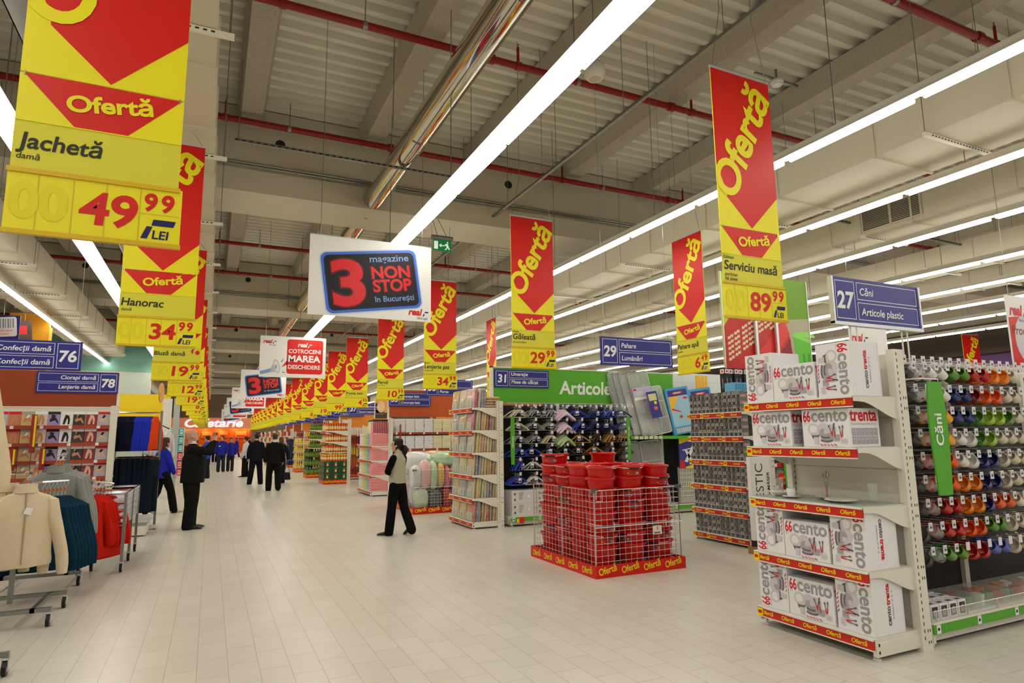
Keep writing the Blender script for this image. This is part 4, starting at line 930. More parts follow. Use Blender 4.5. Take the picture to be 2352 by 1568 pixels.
hd = MB().tube([(.185*math.cos(a), .176*math.sin(a)*1.06, .262+.02*math.sin(a)) for a in [math.pi+math.pi*i/12 for i in range(13)]], .004, zinc, 6); hd.build('wire_handle', BK)
MB().tube([(.185*math.cos(a), .176*math.sin(a)*1.06, .262+.02*math.sin(a)) for a in (4.35, 4.5, 4.71, 4.9, 5.1)], .009, black, 8).build('hand_grip', BK, smooth=True)
st = MB()
for (a0, z0, rx, rz, m_) in ((0, .185, .075, .018, lyel), (.25, .185, .05, .02, lblue), (-.22, .18, .03, .012, MATS['sign_red'])):
    pts = []
    for i in range(16):
        t = 2*math.pi*i/16; aa = -math.pi/2+a0+math.cos(t)*rx/.16; z = z0+rz*math.sin(t)+.02*math.cos(t)*0; r = .131+(.164-.131)*(z/.235)+.0016+(.0006 if m_ is lblue else 0)
        pts.append((r*1.04*math.cos(aa), r*.96*math.sin(aa), z))
    st.add(pts, [tuple(range(16))], m_)
st.build('sticker', BK)
rowsn = ['front', 'second', 'third', 'rear']; colsn = ['left', 'middle', 'right']
for cx in range(3):
    for ry in range(4):
        n = 8 + (1 if (ry == 3 and cx in (0, 2)) else 0) - (1 if (cx == 1 and ry == 1) else 0)
        for k in range(n):
            rnd = random.Random(cx*50+ry*11+k); pos = 'topmost' if k == n-1 else 'lowest' if k == 0 else ['', 'second', 'third', 'fourth', 'fifth', 'sixth', 'seventh', 'eighth'][k]+' from below'
            dup(BK, (4.215+.395*cx+rnd.uniform(-.006, .006)+.01, 6.44+.375*ry+rnd.uniform(-.006, .006), .062+.127*k), (0, 0, R(rnd.choice((0, -60, 150, 190, -20, 100))+rnd.uniform(-15, 15))),
                'red bucket, %s, %s stack of the %s row in the wire bin' % (pos, colsn[cx], rowsn[ry]), 'red buckets in the wire bin')['category'] = 'bucket'
for ch in list(BK.children): bpy.data.objects.remove(ch)
bpy.data.objects.remove(BK)
# ================================================================ bed linen end shelf
BZ = [.12, .52, .92, 1.31, 1.70, 2.10]
endcap('bed_linen_shelf', 4.17, 10.42, 11.55, BZ, .5, 2.22, 'white end shelf unit of packed bed linen left of the hangers', n=3, tags=(.0,))
bedc = {'orange': 'd8893c', 'cream': 'e8dcae', 'pink': 'd57a9c', 'magenta': 'b8317a', 'yellow': 'e6c64c', 'blue': '3f5cae', 'pale green': 'b7c79a', 'white': 'e4e2dc', 'grey': 'a7a9a4', 'purple': '6a3a86', 'beige': 'cdb48a', 'pale blue': '9ab8d0', 'red': 'c4452e', 'rust': 'b5622c'}
inlay = mat('inlay_card', 'bdbfae', .4)
PKS = {}
def bed_pack(cn):
    if cn in PKS: return PKS[cn]
    m = noisy('bed_print_'+cn.replace(' ', '_'), bedc[cn], ('e6dcc4', 'c9a878', 'd8d8d0', 'e0b8a8')[len(cn) % 4], 16, .25, detail=1, spec=.55, coat=.3); m2 = mat('bed_print2', 'e9e1cc', .25, spec=.5)
    b = MB(); hw, hh = .165, .345
    n = 14
    b.loft([((0, 0, z), hw*k, .022*t) for z, k, t in ((0, .97, .7), (.01, 1, 1), (hh*.5, .99, 1.15), (hh-.02, 1, .95), (hh, .97, .5))], m, 4*5, M=None, wob=lambda i, a: .25*abs(math.sin(2*a))**1.5)
    M = FRONT(0, -.027, 0); b.rect(-.13, .13, .012, .15, .002, inlay, M); b.outline(-.035, .04, .045, .1, .006, .0028, dgink, M); b.rect(-.1, .1, .022, .03, .0028, g2, M)
    rnd = random.Random(len(cn)*3+ord(cn[0]))
    PKS[cn] = b.build('bed_linen_pack', smooth=True); return PKS[cn]
colname = ['left column', 'middle column', 'right column']; keys = list(bedc)
shn = ['bottom shelf', 'second shelf', 'third shelf', 'fourth shelf', 'fifth shelf', 'top shelf']
fronts = [('yellow', 'cream', 'red'), ('cream', 'pale blue', 'white'), ('pale green', 'yellow', 'cream'), ('white', 'pale blue', 'white'), ('pale blue', 'beige', 'magenta'), ('beige', 'white', 'pink')]
spines = [['blue', 'pale blue', 'rust', 'cream', 'red', 'pale blue', 'orange', 'yellow'], ['yellow', 'cream', 'pale green', 'white', 'pale blue', 'blue', 'beige', 'yellow'], ['blue', 'pale blue', 'white', 'cream', 'beige', 'orange', 'rust', 'cream'],
          ['yellow', 'cream', 'orange', 'grey', 'yellow', 'cream', 'blue', 'orange'], ['pale green', 'cream', 'orange', 'yellow', 'red', 'purple', 'orange', 'beige'], ['magenta', 'white', 'blue', 'blue']]
for i, z in enumerate(BZ):
    for c in range(3):
        lst = [fronts[i][c]] + (spines[i] if c == 2 else spines[(i+c+2) % 6][:2])
        for k, cn in enumerate(lst):
            s_ = bed_pack(cn); p = s_.copy(); COL.objects.link(p); rnd = random.Random(i*41+c*13+k)
            lean = rnd.uniform(2, 7) if k else 5
            p.rotation_euler = (Matrix.Rotation(R(-90+rnd.uniform(-3, 3)), 4, 'Z') @ Matrix.Rotation(R(-lean), 4, 'X')).to_euler(); p.location = (4.215+.0535*k, 11.36-.375*c, z+.002)
            tag(p, ('%s bed linen pack facing the aisle, %s of the %s' % (cn, colname[c], shn[i])) if k == 0 else '%s bed linen pack, %s behind the front one, %s, %s' % (cn, ORD[k-1], colname[c], shn[i]), 'bed linen pack', 'packed bed linen on the end shelf')
for k in range(4):
    cn = ('white', 'rust', 'orange', 'cream')[k]; p = bed_pack(cn).copy(); COL.objects.link(p); p.rotation_euler = (Matrix.Rotation(R(-90), 4, 'Z') @ Matrix.Rotation(R(90), 4, 'X')).to_euler(); p.location = (4.40+.34, 10.62, 2.13+.05*k)
    tag(p, '%s bed linen pack lying flat in the small stack on the top shelf, %s' % (cn, ('lowest', 'second', 'third', 'topmost')[k]), 'bed linen pack', 'packed bed linen on the end shelf')
for s_ in PKS.values(): bpy.data.objects.remove(s_)
# ================================================================ hanger gondola of aisle 31
hg = gondola(4.87, 9.87, 10.8, 'dark-backed shelf run hung with clothes hangers under the green header', top=2.2, depth=.47, back=mat('mesh_back_black', '211f20', .8))
o = tag(empty('header_board', (4.74, 10.76, 2.2)), 'long green header board reading Articole above the hangers', 'header board')
b = MB().box(0, 4.24, 0, .03, 0, .67, green); M = FRONT(0, 0, 0); b.text('Articole', .36, wink, M, 1.42, .2, .002, bold=.025, shear=.05, width=1.22); b.text('i', .36, wink, M, 3.42, .2, .002, bold=.025, shear=.05); b.build('board', o)
MB().box(-.06, 0, -.01, .04, -.1, .69, white).box(-.06, 4.26, -.01, .04, .67, .69, white).build('board_edge', o)
o = tag(empty('header_picture', (9.0, 10.76, 2.2)), 'white tiled picture panel with yellow towel next to the green header', 'picture board')
b = MB().box(0, 1.5, 0, .03, 0, .7, mat('pic_tile_white', 'dfe6ea', .3)); M = FRONT(0, 0, 0)
for i in range(6): b.rect(.25*i, .25*i+.006, 0, .7, .001, g1, M)
for z in (.25, .5): b.rect(0, 1.5, z, z+.006, .001, g1, M)
for i in range(4): b.rect(.62+.09*i, .7+.09*i, .1, .66, .0015, mat('pic_towel', 'f2b61e', .5), M)
for a in range(9): b.poly([(.3, 0), (.32, 0), (.3+.2*math.sin(R(-60+15*a)), .25*math.cos(R(-60+15*a)))], g3, M, .0015)
b.build('picture_panel', o)
hcol = dict(grey='8e918f', cream='d8ccae', pink='e3c4dc', mint='b7cf9a', blue='2a44b8', navy='23236e', black='1c1b1e', wood='b5803f', brown='4a2a1c', white='dcdad4')
HG = {}
def hanger_pack(k):
    if k in HG: return HG[k]
    m = mat('hanger_'+k, hcol[k], .35 if k not in ('pink', 'mint') else .6); pad = k in ('pink', 'mint'); r = .017 if pad else .0075 if k in ('wood', 'brown') else .006
    o = empty('hanger_pack'); b = MB(); n = 5 if not pad else 5
    for i in range(n):
        y = -.028*i; t = Matrix.Translation((.008*math.sin(i*2.1), y, -.018*i if pad else 0)) @ RZ(R(7*math.sin(i*1.7)))
        sh = [(-.215, 0, -.18), (-.14, 0, -.128), (-.06, 0, -.075), (0, 0, -.055), (.06, 0, -.075), (.14, 0, -.128), (.215, 0, -.18)]
        b.tube(sh, [r*1, r*1.3, r*1.5, r*1.5, r*1.5, r*1.3, r*1], m, 6, t)
        if not pad: b.tube([(-.215, 0, -.18), (-.205, 0, -.192), (.205, 0, -.192), (.215, 0, -.18)], r*.8, m, 5, t)
    b.build('hanger_body', o, smooth=True); b = MB()
    for i in range(n):
        y = -.028*i; b.tube([(0, y, -.065), (0, y, -.03), (.018, y, -.012), (.016, y, .008), (0, y, .014), (-.014, y, .004)], .0022, zinc, 5)
    b.build('metal_hook', o)
    if not pad: MB().box(-.03, .03, -.14, -.138, -.15, -.07, paper).box(-.025, .025, -.1405, -.14, -.14, -.11, navy if k in ('grey', 'blue') else lblue).build('label_card', o)
    HG[k] = o; return o
grid = ['cream grey grey pink blue navy blue navy', 'cream grey grey pink blue navy navy navy', 'grey grey cream mint wood brown wood wood', 'blue blue black black brown wood brown brown', 'blue white navy white black wood wood brown', 'blue white navy white navy wood wood wood']
HZ = [2.12, 1.88, 1.64, 1.41, 1.16, .90]; hk = MB(); n_ = 0
for r_, row in enumerate(grid):
    for c_, k in enumerate(row.split()):
        x = 5.12+.335*c_; z = HZ[r_]
        h = MB().tube([(0, 0, 0), (0, -.36, .012)], .004, zinc, 5).box(-.022, .022, -.372, -.366, -.02, .04, tagp).build('hook', hg, (x-4.87, -.012, z)); rnd = random.Random(r_*9+c_)
        for d_ in (0, 1): dup(hanger_pack(k), (x+.02*d_, 10.8-.21-.04*rnd.random()+.13*d_, z), (0, 0, R(rnd.uniform(-42, 42))), ('', 'rear ')[d_]+'pack of %s %shangers, %s from left, %s of the hanger wall' % ('wooden' if k == 'wood' else k, 'padded ' if k in ('pink', 'mint') else '', ORD[c_], rowname[r_] if r_ < 5 else 'lowest row'), 'hanger packs')['category'] = 'hanger'
for o_ in HG.values():
    for ch in list(o_.children): bpy.data.objects.remove(ch)
    bpy.data.objects.remove(o_)
b = MB()
for i in range(44):
    x = .1+.062*i; b.box(x, x+.035, -.38, -.375, 2.13, 2.17, tagp) if i % 2 else b.tube([(x, 0, 2.15), (x, -.37, 2.16)], .003, zinc, 4)
b.tube([(0, -.36, 2.19), (2.7, -.36, 2.19)], .004, zinc, 5); b.build('top_price_rail', hg)
def blade_at(x, y, z, t_, label, s_=1):
    o = tag(empty('blade_sign', (x, y, z)), label, 'sign'); b = blade(MB(), .85, .06, .085, .06, green); b.text(t_, .055, wink, FRONT(0, -.001, 0) @ T(.015, .3, 0) @ Matrix.Rotation(R(90), 4, 'Z'), 0, 0, .002, bold=.01); b.build('sign_blade', o)
    MB().tube([(0, 0, .85), (0, .04, .87), (0, .47, .87)], .005, white, 5).build('arm', o)
blade_at(4.93, 10.33, 1.08, 'Umerașe', 'narrow green blade sign at the left end of the hanger wall'); blade_at(7.46, 10.31, 1.1, 'Uscătoare rufe', 'narrow green blade sign between the hangers and the drying racks')
for i in range(5):
    for k in range(2):
        b = MB().box(0, .49, 0, .36, 0, .222, mat('carton_pale', 'd9d6d6', .6)); M = FRONT(0, 0, 0)
        b.ring((.06, .16), .02, .022, dgink, M, .001, 12); b.ring((.06, .06), .02, .022, dgink, M, .001, 12)
        for j in range(7): b.rect(.14, .14+.1*(1-.07*j), .18-.02*j, .187-.02*j, .001, dgink, M)
        b.rect(.31, .37, .08, .14, .001, paper, M); b.outline(.31, .37, .08, .14, .004, .0014, g2, M)
        tag(b.build('pale_carton', None, (4.93+.5*i, 10.4, .172+.224*k)), 'pale printed carton under the hangers, %s row, %s from the left' % (('lower', 'upper')[k], ['first', 'second', 'third', 'fourth', 'fifth'][i]), 'carton', 'pale cartons on the hanger base shelf')
o = tag(MB().lathe([(0, 0), (.055, 0), (.055, .004), (0, .004)], sred, 20, frame((0, 0, 0), (1, 0, 0), (0, 0, 1))).box(-.1, -.05, -.002, .002, -.03, .03, stripy).build('round_wobbler', None, (5.07, 10.29, .11)), 'round red wobbler on the green strip under the pale cartons', 'price tag')
# ---- clothes drying racks
MB().box(7.45, 9.85, 10.33, 10.78, 1.52, 1.55, offwhite).build('rack_shelf', hg).matrix_world = Matrix.Identity(4)
bpy.data.objects['rack_shelf'].parent = hg; bpy.data.objects['rack_shelf'].location = (-4.87, -10.8, 0)
m = MB().box(7.45, 9.85, 10.31, 10.33, 1.49, 1.555, green); M = FRONT(0, 10.31, 0)
for i in range(6): m.rect(7.6+.12*i, 7.68+.12*i, 1.495, 1.55, .002, paper, M); m.rect(7.62+.12*i, 7.66+.12*i, 1.51, 1.525, .003, mat('print_orange', 'e8862a', .4), M)
m.build('price_strip', bpy.data.objects['rack_shelf'])
def rack(loc, wd, ht, fm, label, lean=-9, card=None, slats=12, yaw=0, th=.05, infill=True):
    o = tag(empty('drying_rack', loc), label, 'drying rack', 'folded drying racks'); o.rotation_euler = (R(-8), R(lean), R(yaw)); b = MB()
    for y in (0, th): b.tube([(p[0], y, p[1]) for p in rrect(0, wd, 0, ht, .05, 4)], .011, fm, 6, closed=True)
    for z in (.33, .68): b.tube([(0, 0, ht*z), (wd, 0, ht*z)], .008, fm, 5)
    b.build('tube_frame', o)
    b = MB()
    for i in range(slats): b.tube([(.03+(wd-.06)*i/(slats-1), th*.5, .03), (.03+(wd-.06)*i/(slats-1), th*.5, ht-.03)], .004, zinc, 4)
    b.build('drying_wire', o); MB().box(.005, wd-.005, -.012, th+.012, .01, ht-.01, mat('shrink_film', 'e6e6e8', .1, alpha=.3, spec=.8)).build('shrink_film', o)
    if card:
        c = MB().box(.02, wd-.02, -.018, -.014, card[0], card[1], mat('card_'+card[2], card[2], .35)); M = FRONT(0, -.018, 0)
        c.rect(.02, wd-.02, card[0], card[0]+.06, .001, paper, M); c.ring((wd*.4, (card[0]+card[1])/2), wd*.2, .05, g1, M, .0012, 14); c.rect(.04, .12, card[1]-.06, card[1]-.02, .0014, rink, M); c.build('product_card', o)
    return o
silver = mat('rack_silver', 'a9abad', .3, .9)
for i in range(4): rack((7.48+.12*i+(.06 if i == 3 else 0), 10.56-.035*i, 1.556), .5 if i == 3 else .46, 1.3, silver, 'tall silver drying rack, %s of the four leaning in front of the green header' % ('leftmost', 'second', 'third', 'wrapped one')[i], -9, (.72, .98, 'b9b6dd') if i == 3 else None)
rack((8.12, 10.47, 1.556), .56, .98, mat('rack_white', 'e2dcdc', .4), 'white drying rack with pinkish slats and a navy card', -9, None, 10)
b = MB().box(0, .26, 0, .006, 0, .55, navy).rect(.03, .23, .36, .5, .001, mat('card_cream', 'd9cf9a', .4), FRONT(0, 0, 0)); b.ring((.15, .2), .05, .04, mat('pic_pinkish', 'd55a7a', .4), FRONT(0, 0, 0), .001, 12); b.rect(.14, .2, .28, .34, .0015, stripy, FRONT(0, 0, 0))
c = b.build('product_card', None, (8.1, 10.36, 1.9), (R(-8), R(-9), 0)); tag(c, 'navy product card leaning on the white drying rack', 'product card')
def iron_box(x, y, z, label, wd=.62):
    o = tag(empty('ironing_board_pack', (x, y, z)), label, 'ironing board pack'); o.rotation_euler = (R(-6), R(-8), 0)
    b = MB(); sky = mat('pack_skyblue', '3f9ad0', .35); b.box(0, wd, 0, .05, 0, .98, sky); M = FRONT(0, 0, 0)
    b.rect(.05, wd-.05, .16, .93, .001, mat('pack_paleblue', '9cc6e4', .3), M); b.rect(.05, wd-.05, .8, .93, .0016, navy, M); b.rect(.17, wd-.17, .84, .89, .002, rink, M); b.text('LEIFHEIT', .045, wink, M, wd/2, .85, .003, bold=.02, al='c', width=.2)
    b.poly([(.05, .45), (.05, .8), (.33, .8)], mat('pack_amber', 'f2b83c', .35), M, .0018); b.ring((.28, .36), .05, .035, orange, M, .002, 12); b.poly([(.08, .52), (.3, .45), (.31, .47), (.09, .56)], rink, M, .0022); b.ring((wd-.13, .74), .06, .025, rink, M, .0022, 12)
    for i in range(8): b.rect(.08+.055*i, .12+.055*i, .03, .13, .001, g1, M)
    b.build('printed_sleeve', o)
iron_box(8.72, 10.45, 1.556, 'blue-framed ironing board pack standing right of the white drying rack'); iron_box(9.4, 10.5, 1.556, 'second ironing board pack, partly hidden behind the glassware shelf')
rack((7.6, 10.5, .175), .4, 1.28, silver, 'drying rack under the shelf right of the narrow green blade sign', -3, (.55, .85, '7f86c8')); rack((8.06, 10.5, .175), .52, 1.28, mat('rack_white', 'e2dcdc', .4), 'wide white drying rack under the shelf beside the white post', -4, (.5, .82, 'c9a8b0'))
o = tag(empty('shoe_rack_pack', (8.8, 10.46, .18)), 'white wire rack with a navy and yellow picture card of a folding chair', 'rack'); b = MB(); M = FRONT(0, 0, 0)
b.box(0, .56, 0, .06, 0, .72, mat('rack_ground', 'b9b7b4', .6))
for i in range(12): b.tube([(.02+.047*i, -.01, .1), (.02+.047*i, -.01, .7)], .007, white, 5)
for j in range(7): b.tube([(0, -.015, .15+.09*j), (.56, -.015, .15+.09*j)], .006, white, 5)
b.build('wire_rack', o)
b = MB().box(0, .56, -.03, .0, .7, 1.33, mat('card_violetblue', '3d3f8e', .35)); M = FRONT(0, -.03, 0)
b.poly([(0, .7+.0), (.56, .7), (.56, .82), (.3, .76)], stripy, M, .001); b.poly([(0, 1.33), (0, 1.2), (.2, 1.25), (.56, 1.22), (.56, 1.33)], stripy, M, .001); b.poly([(0, .7), (.16, .7), (.1, .86), (0, .88)], rink, M, .0012)
b.ring((.45, 1.06), .09, .12, mat('pic_pinkish', 'd55a7a', .4), M, .0012, 14)
for p_ in ([(.12, .84), (.2, .82), (.46, 1.2), (.38, 1.22)], [(.3, .8), (.36, .82), (.2, 1.08), (.14, 1.06)], [(.08, 1.06), (.32, 1.1), (.32, 1.12), (.08, 1.08)]): b.poly(p_, wink, M, .0018)
b.build('picture_card', o)
# ================================================================ wire bin of bagged pillows and quilts
promo_bin((3.9, 13.0, 0), 1.2, 2.0, 'wire bin heaped with bagged pillows and quilts behind the woman', left_text=7, front_text=4, sp=.07, H=.8)
def puffy(w_, d, h, m, seed=0, n=26, k=13, wr=.05):
    """plump bagged cushion standing on its edge: width x, depth y, height z"""
    secs = []
    for i in range(k):
        t = -1+2*i/(k-1); s_ = max(.04, (1-abs(t)**3.2))**.42
        secs.append(((0, 0, h/2+t*h/2), w_/2*s_, d/2*s_))
    def wob(i, a): return .16*abs(math.sin(2*a))**1.4 + wr*noise1(a*3+i*1.3, seed) + wr*.6*math.sin(9*a+i+seed)
    return MB().loft(secs, m, n, wob=wob)
def pillow(name, loc, size, col, label, rot=(0, 0, 0), seed=0, cat='pillow'):
    m = noisy('bag_'+col[0].replace(' ', '_'), col[1], col[2] if len(col) > 2 else 'f2f2ee', 9, .22, coat=.5, detail=3, bump=.5)
    tag(puffy(*size, m, seed).build(name, None, loc, [R(a) for a in rot], smooth=True), label, cat)
pb = [('pale pink', 'ecc7c2', 'e3a9a4'), ('soft green', '9fce86', 'e4ecdf'), ('orange yellow', 'f0a93a', 'f3d98a'), ('magenta', 'd8557a', 'e88aa2'), ('warm grey', 'a59c90', 'bdb5a8'), ('pale green', 'c5dcb4', 'eeeeea'), ('charcoal', '4a4848', '777474'), ('red', 'b5232c', 'cf5a4a'), ('white', 'e9e8ea', 'd9dcde'), ('brick', 'b0402e', 'c8604a')]
for i, (c, x, z, w_, h) in enumerate(((8, 4.0, .5, .22, .5), (0, 4.2, .48, .26, .62), (1, 4.38, .46, .17, .62), (2, 4.54, .5, .16, .55), (3, 4.68, .46, .14, .52), (4, 4.86, .5, .22, .5), (5, 4.12, .07, .3, .46), (6, 4.42, .07, .3, .42), (7, 4.68, .07, .18, .45), (9, 4.86, .07, .18, .46))):
    pillow('pillow_bag', (x, 13.24, z), (w_, .34, h), pb[c], '%s bagged pillow behind the front wire panel of the quilt bin' % pb[c][0], seed=i)
for i in range(5):
    c = (8, 0, 5, 8, 3)[i]; pillow('pillow_bag', (4.14, 13.56+.3*i, .08), (.34, .27, .62), pb[c], '%s bagged pillow along the aisle side of the quilt bin, %s from the front' % (pb[c][0], ('first', 'second', 'third', 'fourth', 'fifth')[i]), seed=20+i)
for i in range(3): pillow('pillow_bag', (4.7, 13.6+.42*i, .1), (.5, .4, .8), pb[(5, 8, 4)[i]], '%s bagged pillow deep inside the quilt bin, %s row' % (pb[(5, 8, 4)[i]][0], ('front', 'middle', 'rear')[i]), seed=40+i)
pillow('quilt_bag', (4.78, 13.4, .93), (.85, .5, .34), pb[1], 'plump clear bag with a green quilt lying on top of the bin', seed=61, cat='quilt'); pillow('quilt_bag', (4.2, 13.9, .75), (.75, .6, .52), pb[8], 'large white bagged quilt on the left of the bin top', seed=62, cat='quilt')
pillow('quilt_bag', (4.75, 14.2, .92), (.6, .5, .36), ('citrus', 'e2e08a', 'f0a070'), 'citrus-coloured bagged quilt behind the green one on the bin', seed=63, cat='quilt')
# ================================================================ towel end shelf
TZ = [.14, .57, .97, 1.37]
endcap('towel_shelf', 4.02, 17.5, 19.1, TZ, .5, 2.12, 'white end shelf unit stacked with pink and pastel towels', n=5)
tcol = {'pink': 'ee9ea0', 'blue': 'a9c0d8', 'green': 'b9dca0', 'yellow': 'ecd690', 'white': 'f1eff2', 'cream': 'efe6c4'}
def towel_mesh(w_, d, h, c):
    m = noisy('terry_'+c, tcol[c], tcol[c], 30, .95, bump=.3); b = MB()
    pts = [(-d/2, 0), (d/2-.01, 0), (d/2, h*.15), (d/2+.004, h*.3), (d/2-.004, h*.48), (d/2+.004, h*.7), (d/2, h*.86), (d/2-.01, h), (-d/2, h)]
    return b.prism([(p[0]+0, p[1]) for p in pts], w_, m, frame((w_/2, 0, 0), (0, -1, 0), (0, 0, 1)))
TW = {c: towel_mesh(.258, .25, .045, c).build('folded_towel') for c in tcol}
def towel(c, x, y, z, rz, label, group): 
    t = TW[c].copy(); COL.objects.link(t); t.location = (x, y, z); t.rotation_euler = (0, 0, R(rz)); tag(t, label, 'towel', group)
nth = ['lowest', 'second', 'third', 'fourth', 'fifth', 'sixth', 'seventh', 'eighth']
shl = ['bottom shelf', 'second shelf', 'third shelf', 'upper shelf']
for i, z in enumerate(TZ):
    for c in range(6):
        cn = ('white', 'cream', 'yellow', 'green', 'blue', 'pink')[c]
        for dpt in range(2 if c == 5 else 1):
            for k in range(8 if i < 3 else 7):
                rnd = random.Random(i*99+c*17+k+dpt*5)
                towel(cn, 4.165+.25*dpt+rnd.uniform(-.006, .006), 18.93-.263*c+rnd.uniform(-.006, .006), z+.001+.0462*k, -90 if c < 5 else 0, 'folded %s towel, %s of its %sstack on the %s of the towel unit' % (cn, nth[k], 'rear ' if dpt else '', shl[i]), 'folded towels on the end shelf')
for k in range(12):
    cn = ('yellow', 'cream', 'blue')[k] if k < 3 else 'pink'
    b = MB().loft([((0, 0, z), .13*s_, .02*s_) for z, s_ in ((0, .9), (.02, 1), (.18, 1), (.3, .9), (.34, .5))], noisy('terry_'+cn, tcol[cn], tcol[cn], 30, .95), 10); o = b.build('hanging_towel', None, (4.16 if k < 3 else 4.08+.05*(k-3), 18.4-.17*k if k < 3 else 17.66, 1.71), (0, 0, R(90)), smooth=True)
    MB().box(-.1, .1, -.012, .012, .335, .37, dark).build('dark_clip', o)
    tag(o, ('%s hanging towel facing the aisle above the towel stacks' % cn) if k < 3 else 'pink hanging towel on the top rail, %s from the aisle' % (['first', 'second']+ordn)[k-3], 'towel', 'hanging towels')
tag(MB().tube([(4.05, 17.66, 2.09), (4.62, 17.66, 2.09)], .008, steel, 6).tube([(4.16, 17.6, 2.09), (4.16, 18.7, 2.09)], .008, steel, 6).build('towel_rail'), 'dark hanging rail above the pink towels', 'rail')
# ---- white towel wall
rust = mat('strip_rust', '9c3a22', .45)
gondola(4.66, 9.66, 18.0, 'shelf run stacked with white and cream towels under the orange header', top=2.16, depth=.5, shelves=(.84, 1.26, 1.72), scol=rust)
for c in range(7):
    cn = 'white' if c < 4 else 'cream'; x = 4.86+.275*c
    for zi, z in enumerate((.841, 1.261, 1.721)):
        for k in range(8):
            rnd = random.Random(c*31+zi*7+k)
            towel(cn, x+rnd.uniform(-.007, .007), 17.66+rnd.uniform(-.006, .01), z+.001+.0462*k, 0, '%s towel, %s of the %s stack, %s row of white towel wall' % (cn, nth[k], ORD[c], ('lower', 'middle', 'upper')[zi]), 'folded towels on the white towel wall')
for t in TW.values(): bpy.data.objects.remove(t)
o = tag(empty('header_board', (4.62, 17.92, 2.17)), 'plain rust-orange header board above the white towels', 'header board'); MB().box(0, 5, 0, .03, 0, .78, orange).build('board', o); MB().box(-.05, 0, -.01, .04, -.1, .8, white).box(-.05, 5, -.01, .04, .78, .8, white).build('board_edge', o)
tag(MB().box(0, .04, 0, .02, 0, .75, rust).build('dividing_post', None, (4.82, 17.488, 1.2)), 'red-brown upright bar at the left of the white towels', 'post')
# ================================================================ drinks and jars along the aisle
def bottle_prof(h, r): return [(0, 0), (r*.9, 0), (r, .01), (r, h*.52), (r*.85, h*.62), (r*.45, h*.78), (r*.36, h*.84), (r*.36, h*.9)]
def bottle(b, x, y, z, h, r, m, lab, cap, n=8, M=None):
    q = T(x, y, z) if M is None else M @ T(x, y, z)
    b.lathe(bottle_prof(h, r), m, n, q); b.lathe([(r*1.02, h*.2), (r*1.02, h*.45)], lab, n, q); b.lathe([(r*.42, h*.88), (r*.42, h), (0, h)], cap, n, q)
ju = mat('juice_orange', 'e8961e', .15, spec=.6); jy = mat('juice_yellow', 'e8c23a', .15, spec=.6); dg = mat('bottle_green', '1f4a26', .12, spec=.7); db = mat('bottle_blueblack', '1c2440', .12, spec=.7); lw = mat('label_white', 'e8e6e0', .4); lg = mat('label_green', '3f8f3a', .4); lo = mat('label_orange', 'd8541e', .4); ly = mat('label_yellow', 'e6cf3a', .4)
gondola(4.72, 9.7, 21.75, 'shelf run of orange juice bottles right of the green crate stack', top=2.0, depth=.5, shelves=(.55, .98, 1.42), scol=navy)
for zi, z in enumerate((.171, .551, .981, 1.421)):
    for k in range(4):
        b = MB(); bottle(b, 0, 0, 0, .33, .055, (ju, jy, jy if zi == 2 else ju)[(zi+k) % 3 if zi == 2 else 0], lw if zi % 2 else lo, (lo, navy)[zi % 2], 12)
        tag(b.build('juice_bottle', None, (4.8+.125*k, 21.32, z), smooth=True), 'orange juice bottle, %s from the left on the %s of the juice shelves' % (('first', 'second', 'third', 'fourth')[k], shl[zi]), 'bottle', 'juice bottles')
b = MB().box(0, 2.2, 0, .03, 0, .66, mat('pic_peach', 'e8a860', .5)).box(-.03, 0, -.01, .04, 0, .68, white); M = FRONT(0, 0, 0); b.rect(0, 2.2, 0, .2, .001, brown, M); b.ring((.2, .4), .14, .2, mat('pic_apricot', 'f2c890', .4), M, .0015, 14)
tag(b.build('header_picture', None, (5.1, 21.7, 2.24)), 'peach-coloured fruit picture board behind the number 37 sign', 'picture board')
def skirt(o, wx, wy, n=4, h=.15):
    b = MB().box(0, wx, 0, wy, 0, h, sred)
    for i in range(n): b.text('Ofertă', .11, stripy, FRONT(0, 0, 0) @ T(wx*(i+.1)/n, .035, 0) @ Matrix.Rotation(R(10), 4, 'Z'), 0, 0, .002, bold=.02, width=.2)
    for i in range(n): b.text('Ofertă', .1, stripy, SIDE(0, wy, 0) @ T(wy*(i+.1)/n, .035, 0), 0, 0, .002, bold=.02, width=.2)
    return b.build('printed_skirt', o)
# green crates with jar packs on top
o = tag(empty('pallet_display', (3.63, 22.9, 0)), 'red Ofertă pallet base under the dark green boxes', 'pallet base', 'pallet bases along the aisle'); skirt(o, .86, 1.12)
gbx = mat('box_dark_green', '1e4a2c', .5); jar = mat('jar_orange', 'd9722a', .25, spec=.5); jarl = mat('jar_label', 'efd9a0', .4)
def print_box(name, w_, d, h, loc, label, group):
    b = MB().box(0, w_, 0, d, 0, h, gbx)
    for M, L in ((FRONT(0, 0, 0), w_), (SIDE(0, d, 0), d)):
        b.rect(L*.3, L*.55, h*.2, h*.62, .001, jar, M); b.rect(L*.33, L*.5, h*.3, h*.5, .0015, jarl, M); b.ring((L*.42, h*.62), L*.1, h*.06, jarl, M, .0015, 10); b.rect(L*.28, L*.62, h*.8, h*.88, .001, mat('print_ochre', 'b8963a', .5), M)
    tag(b.build(name, None, loc), label, 'box', group)
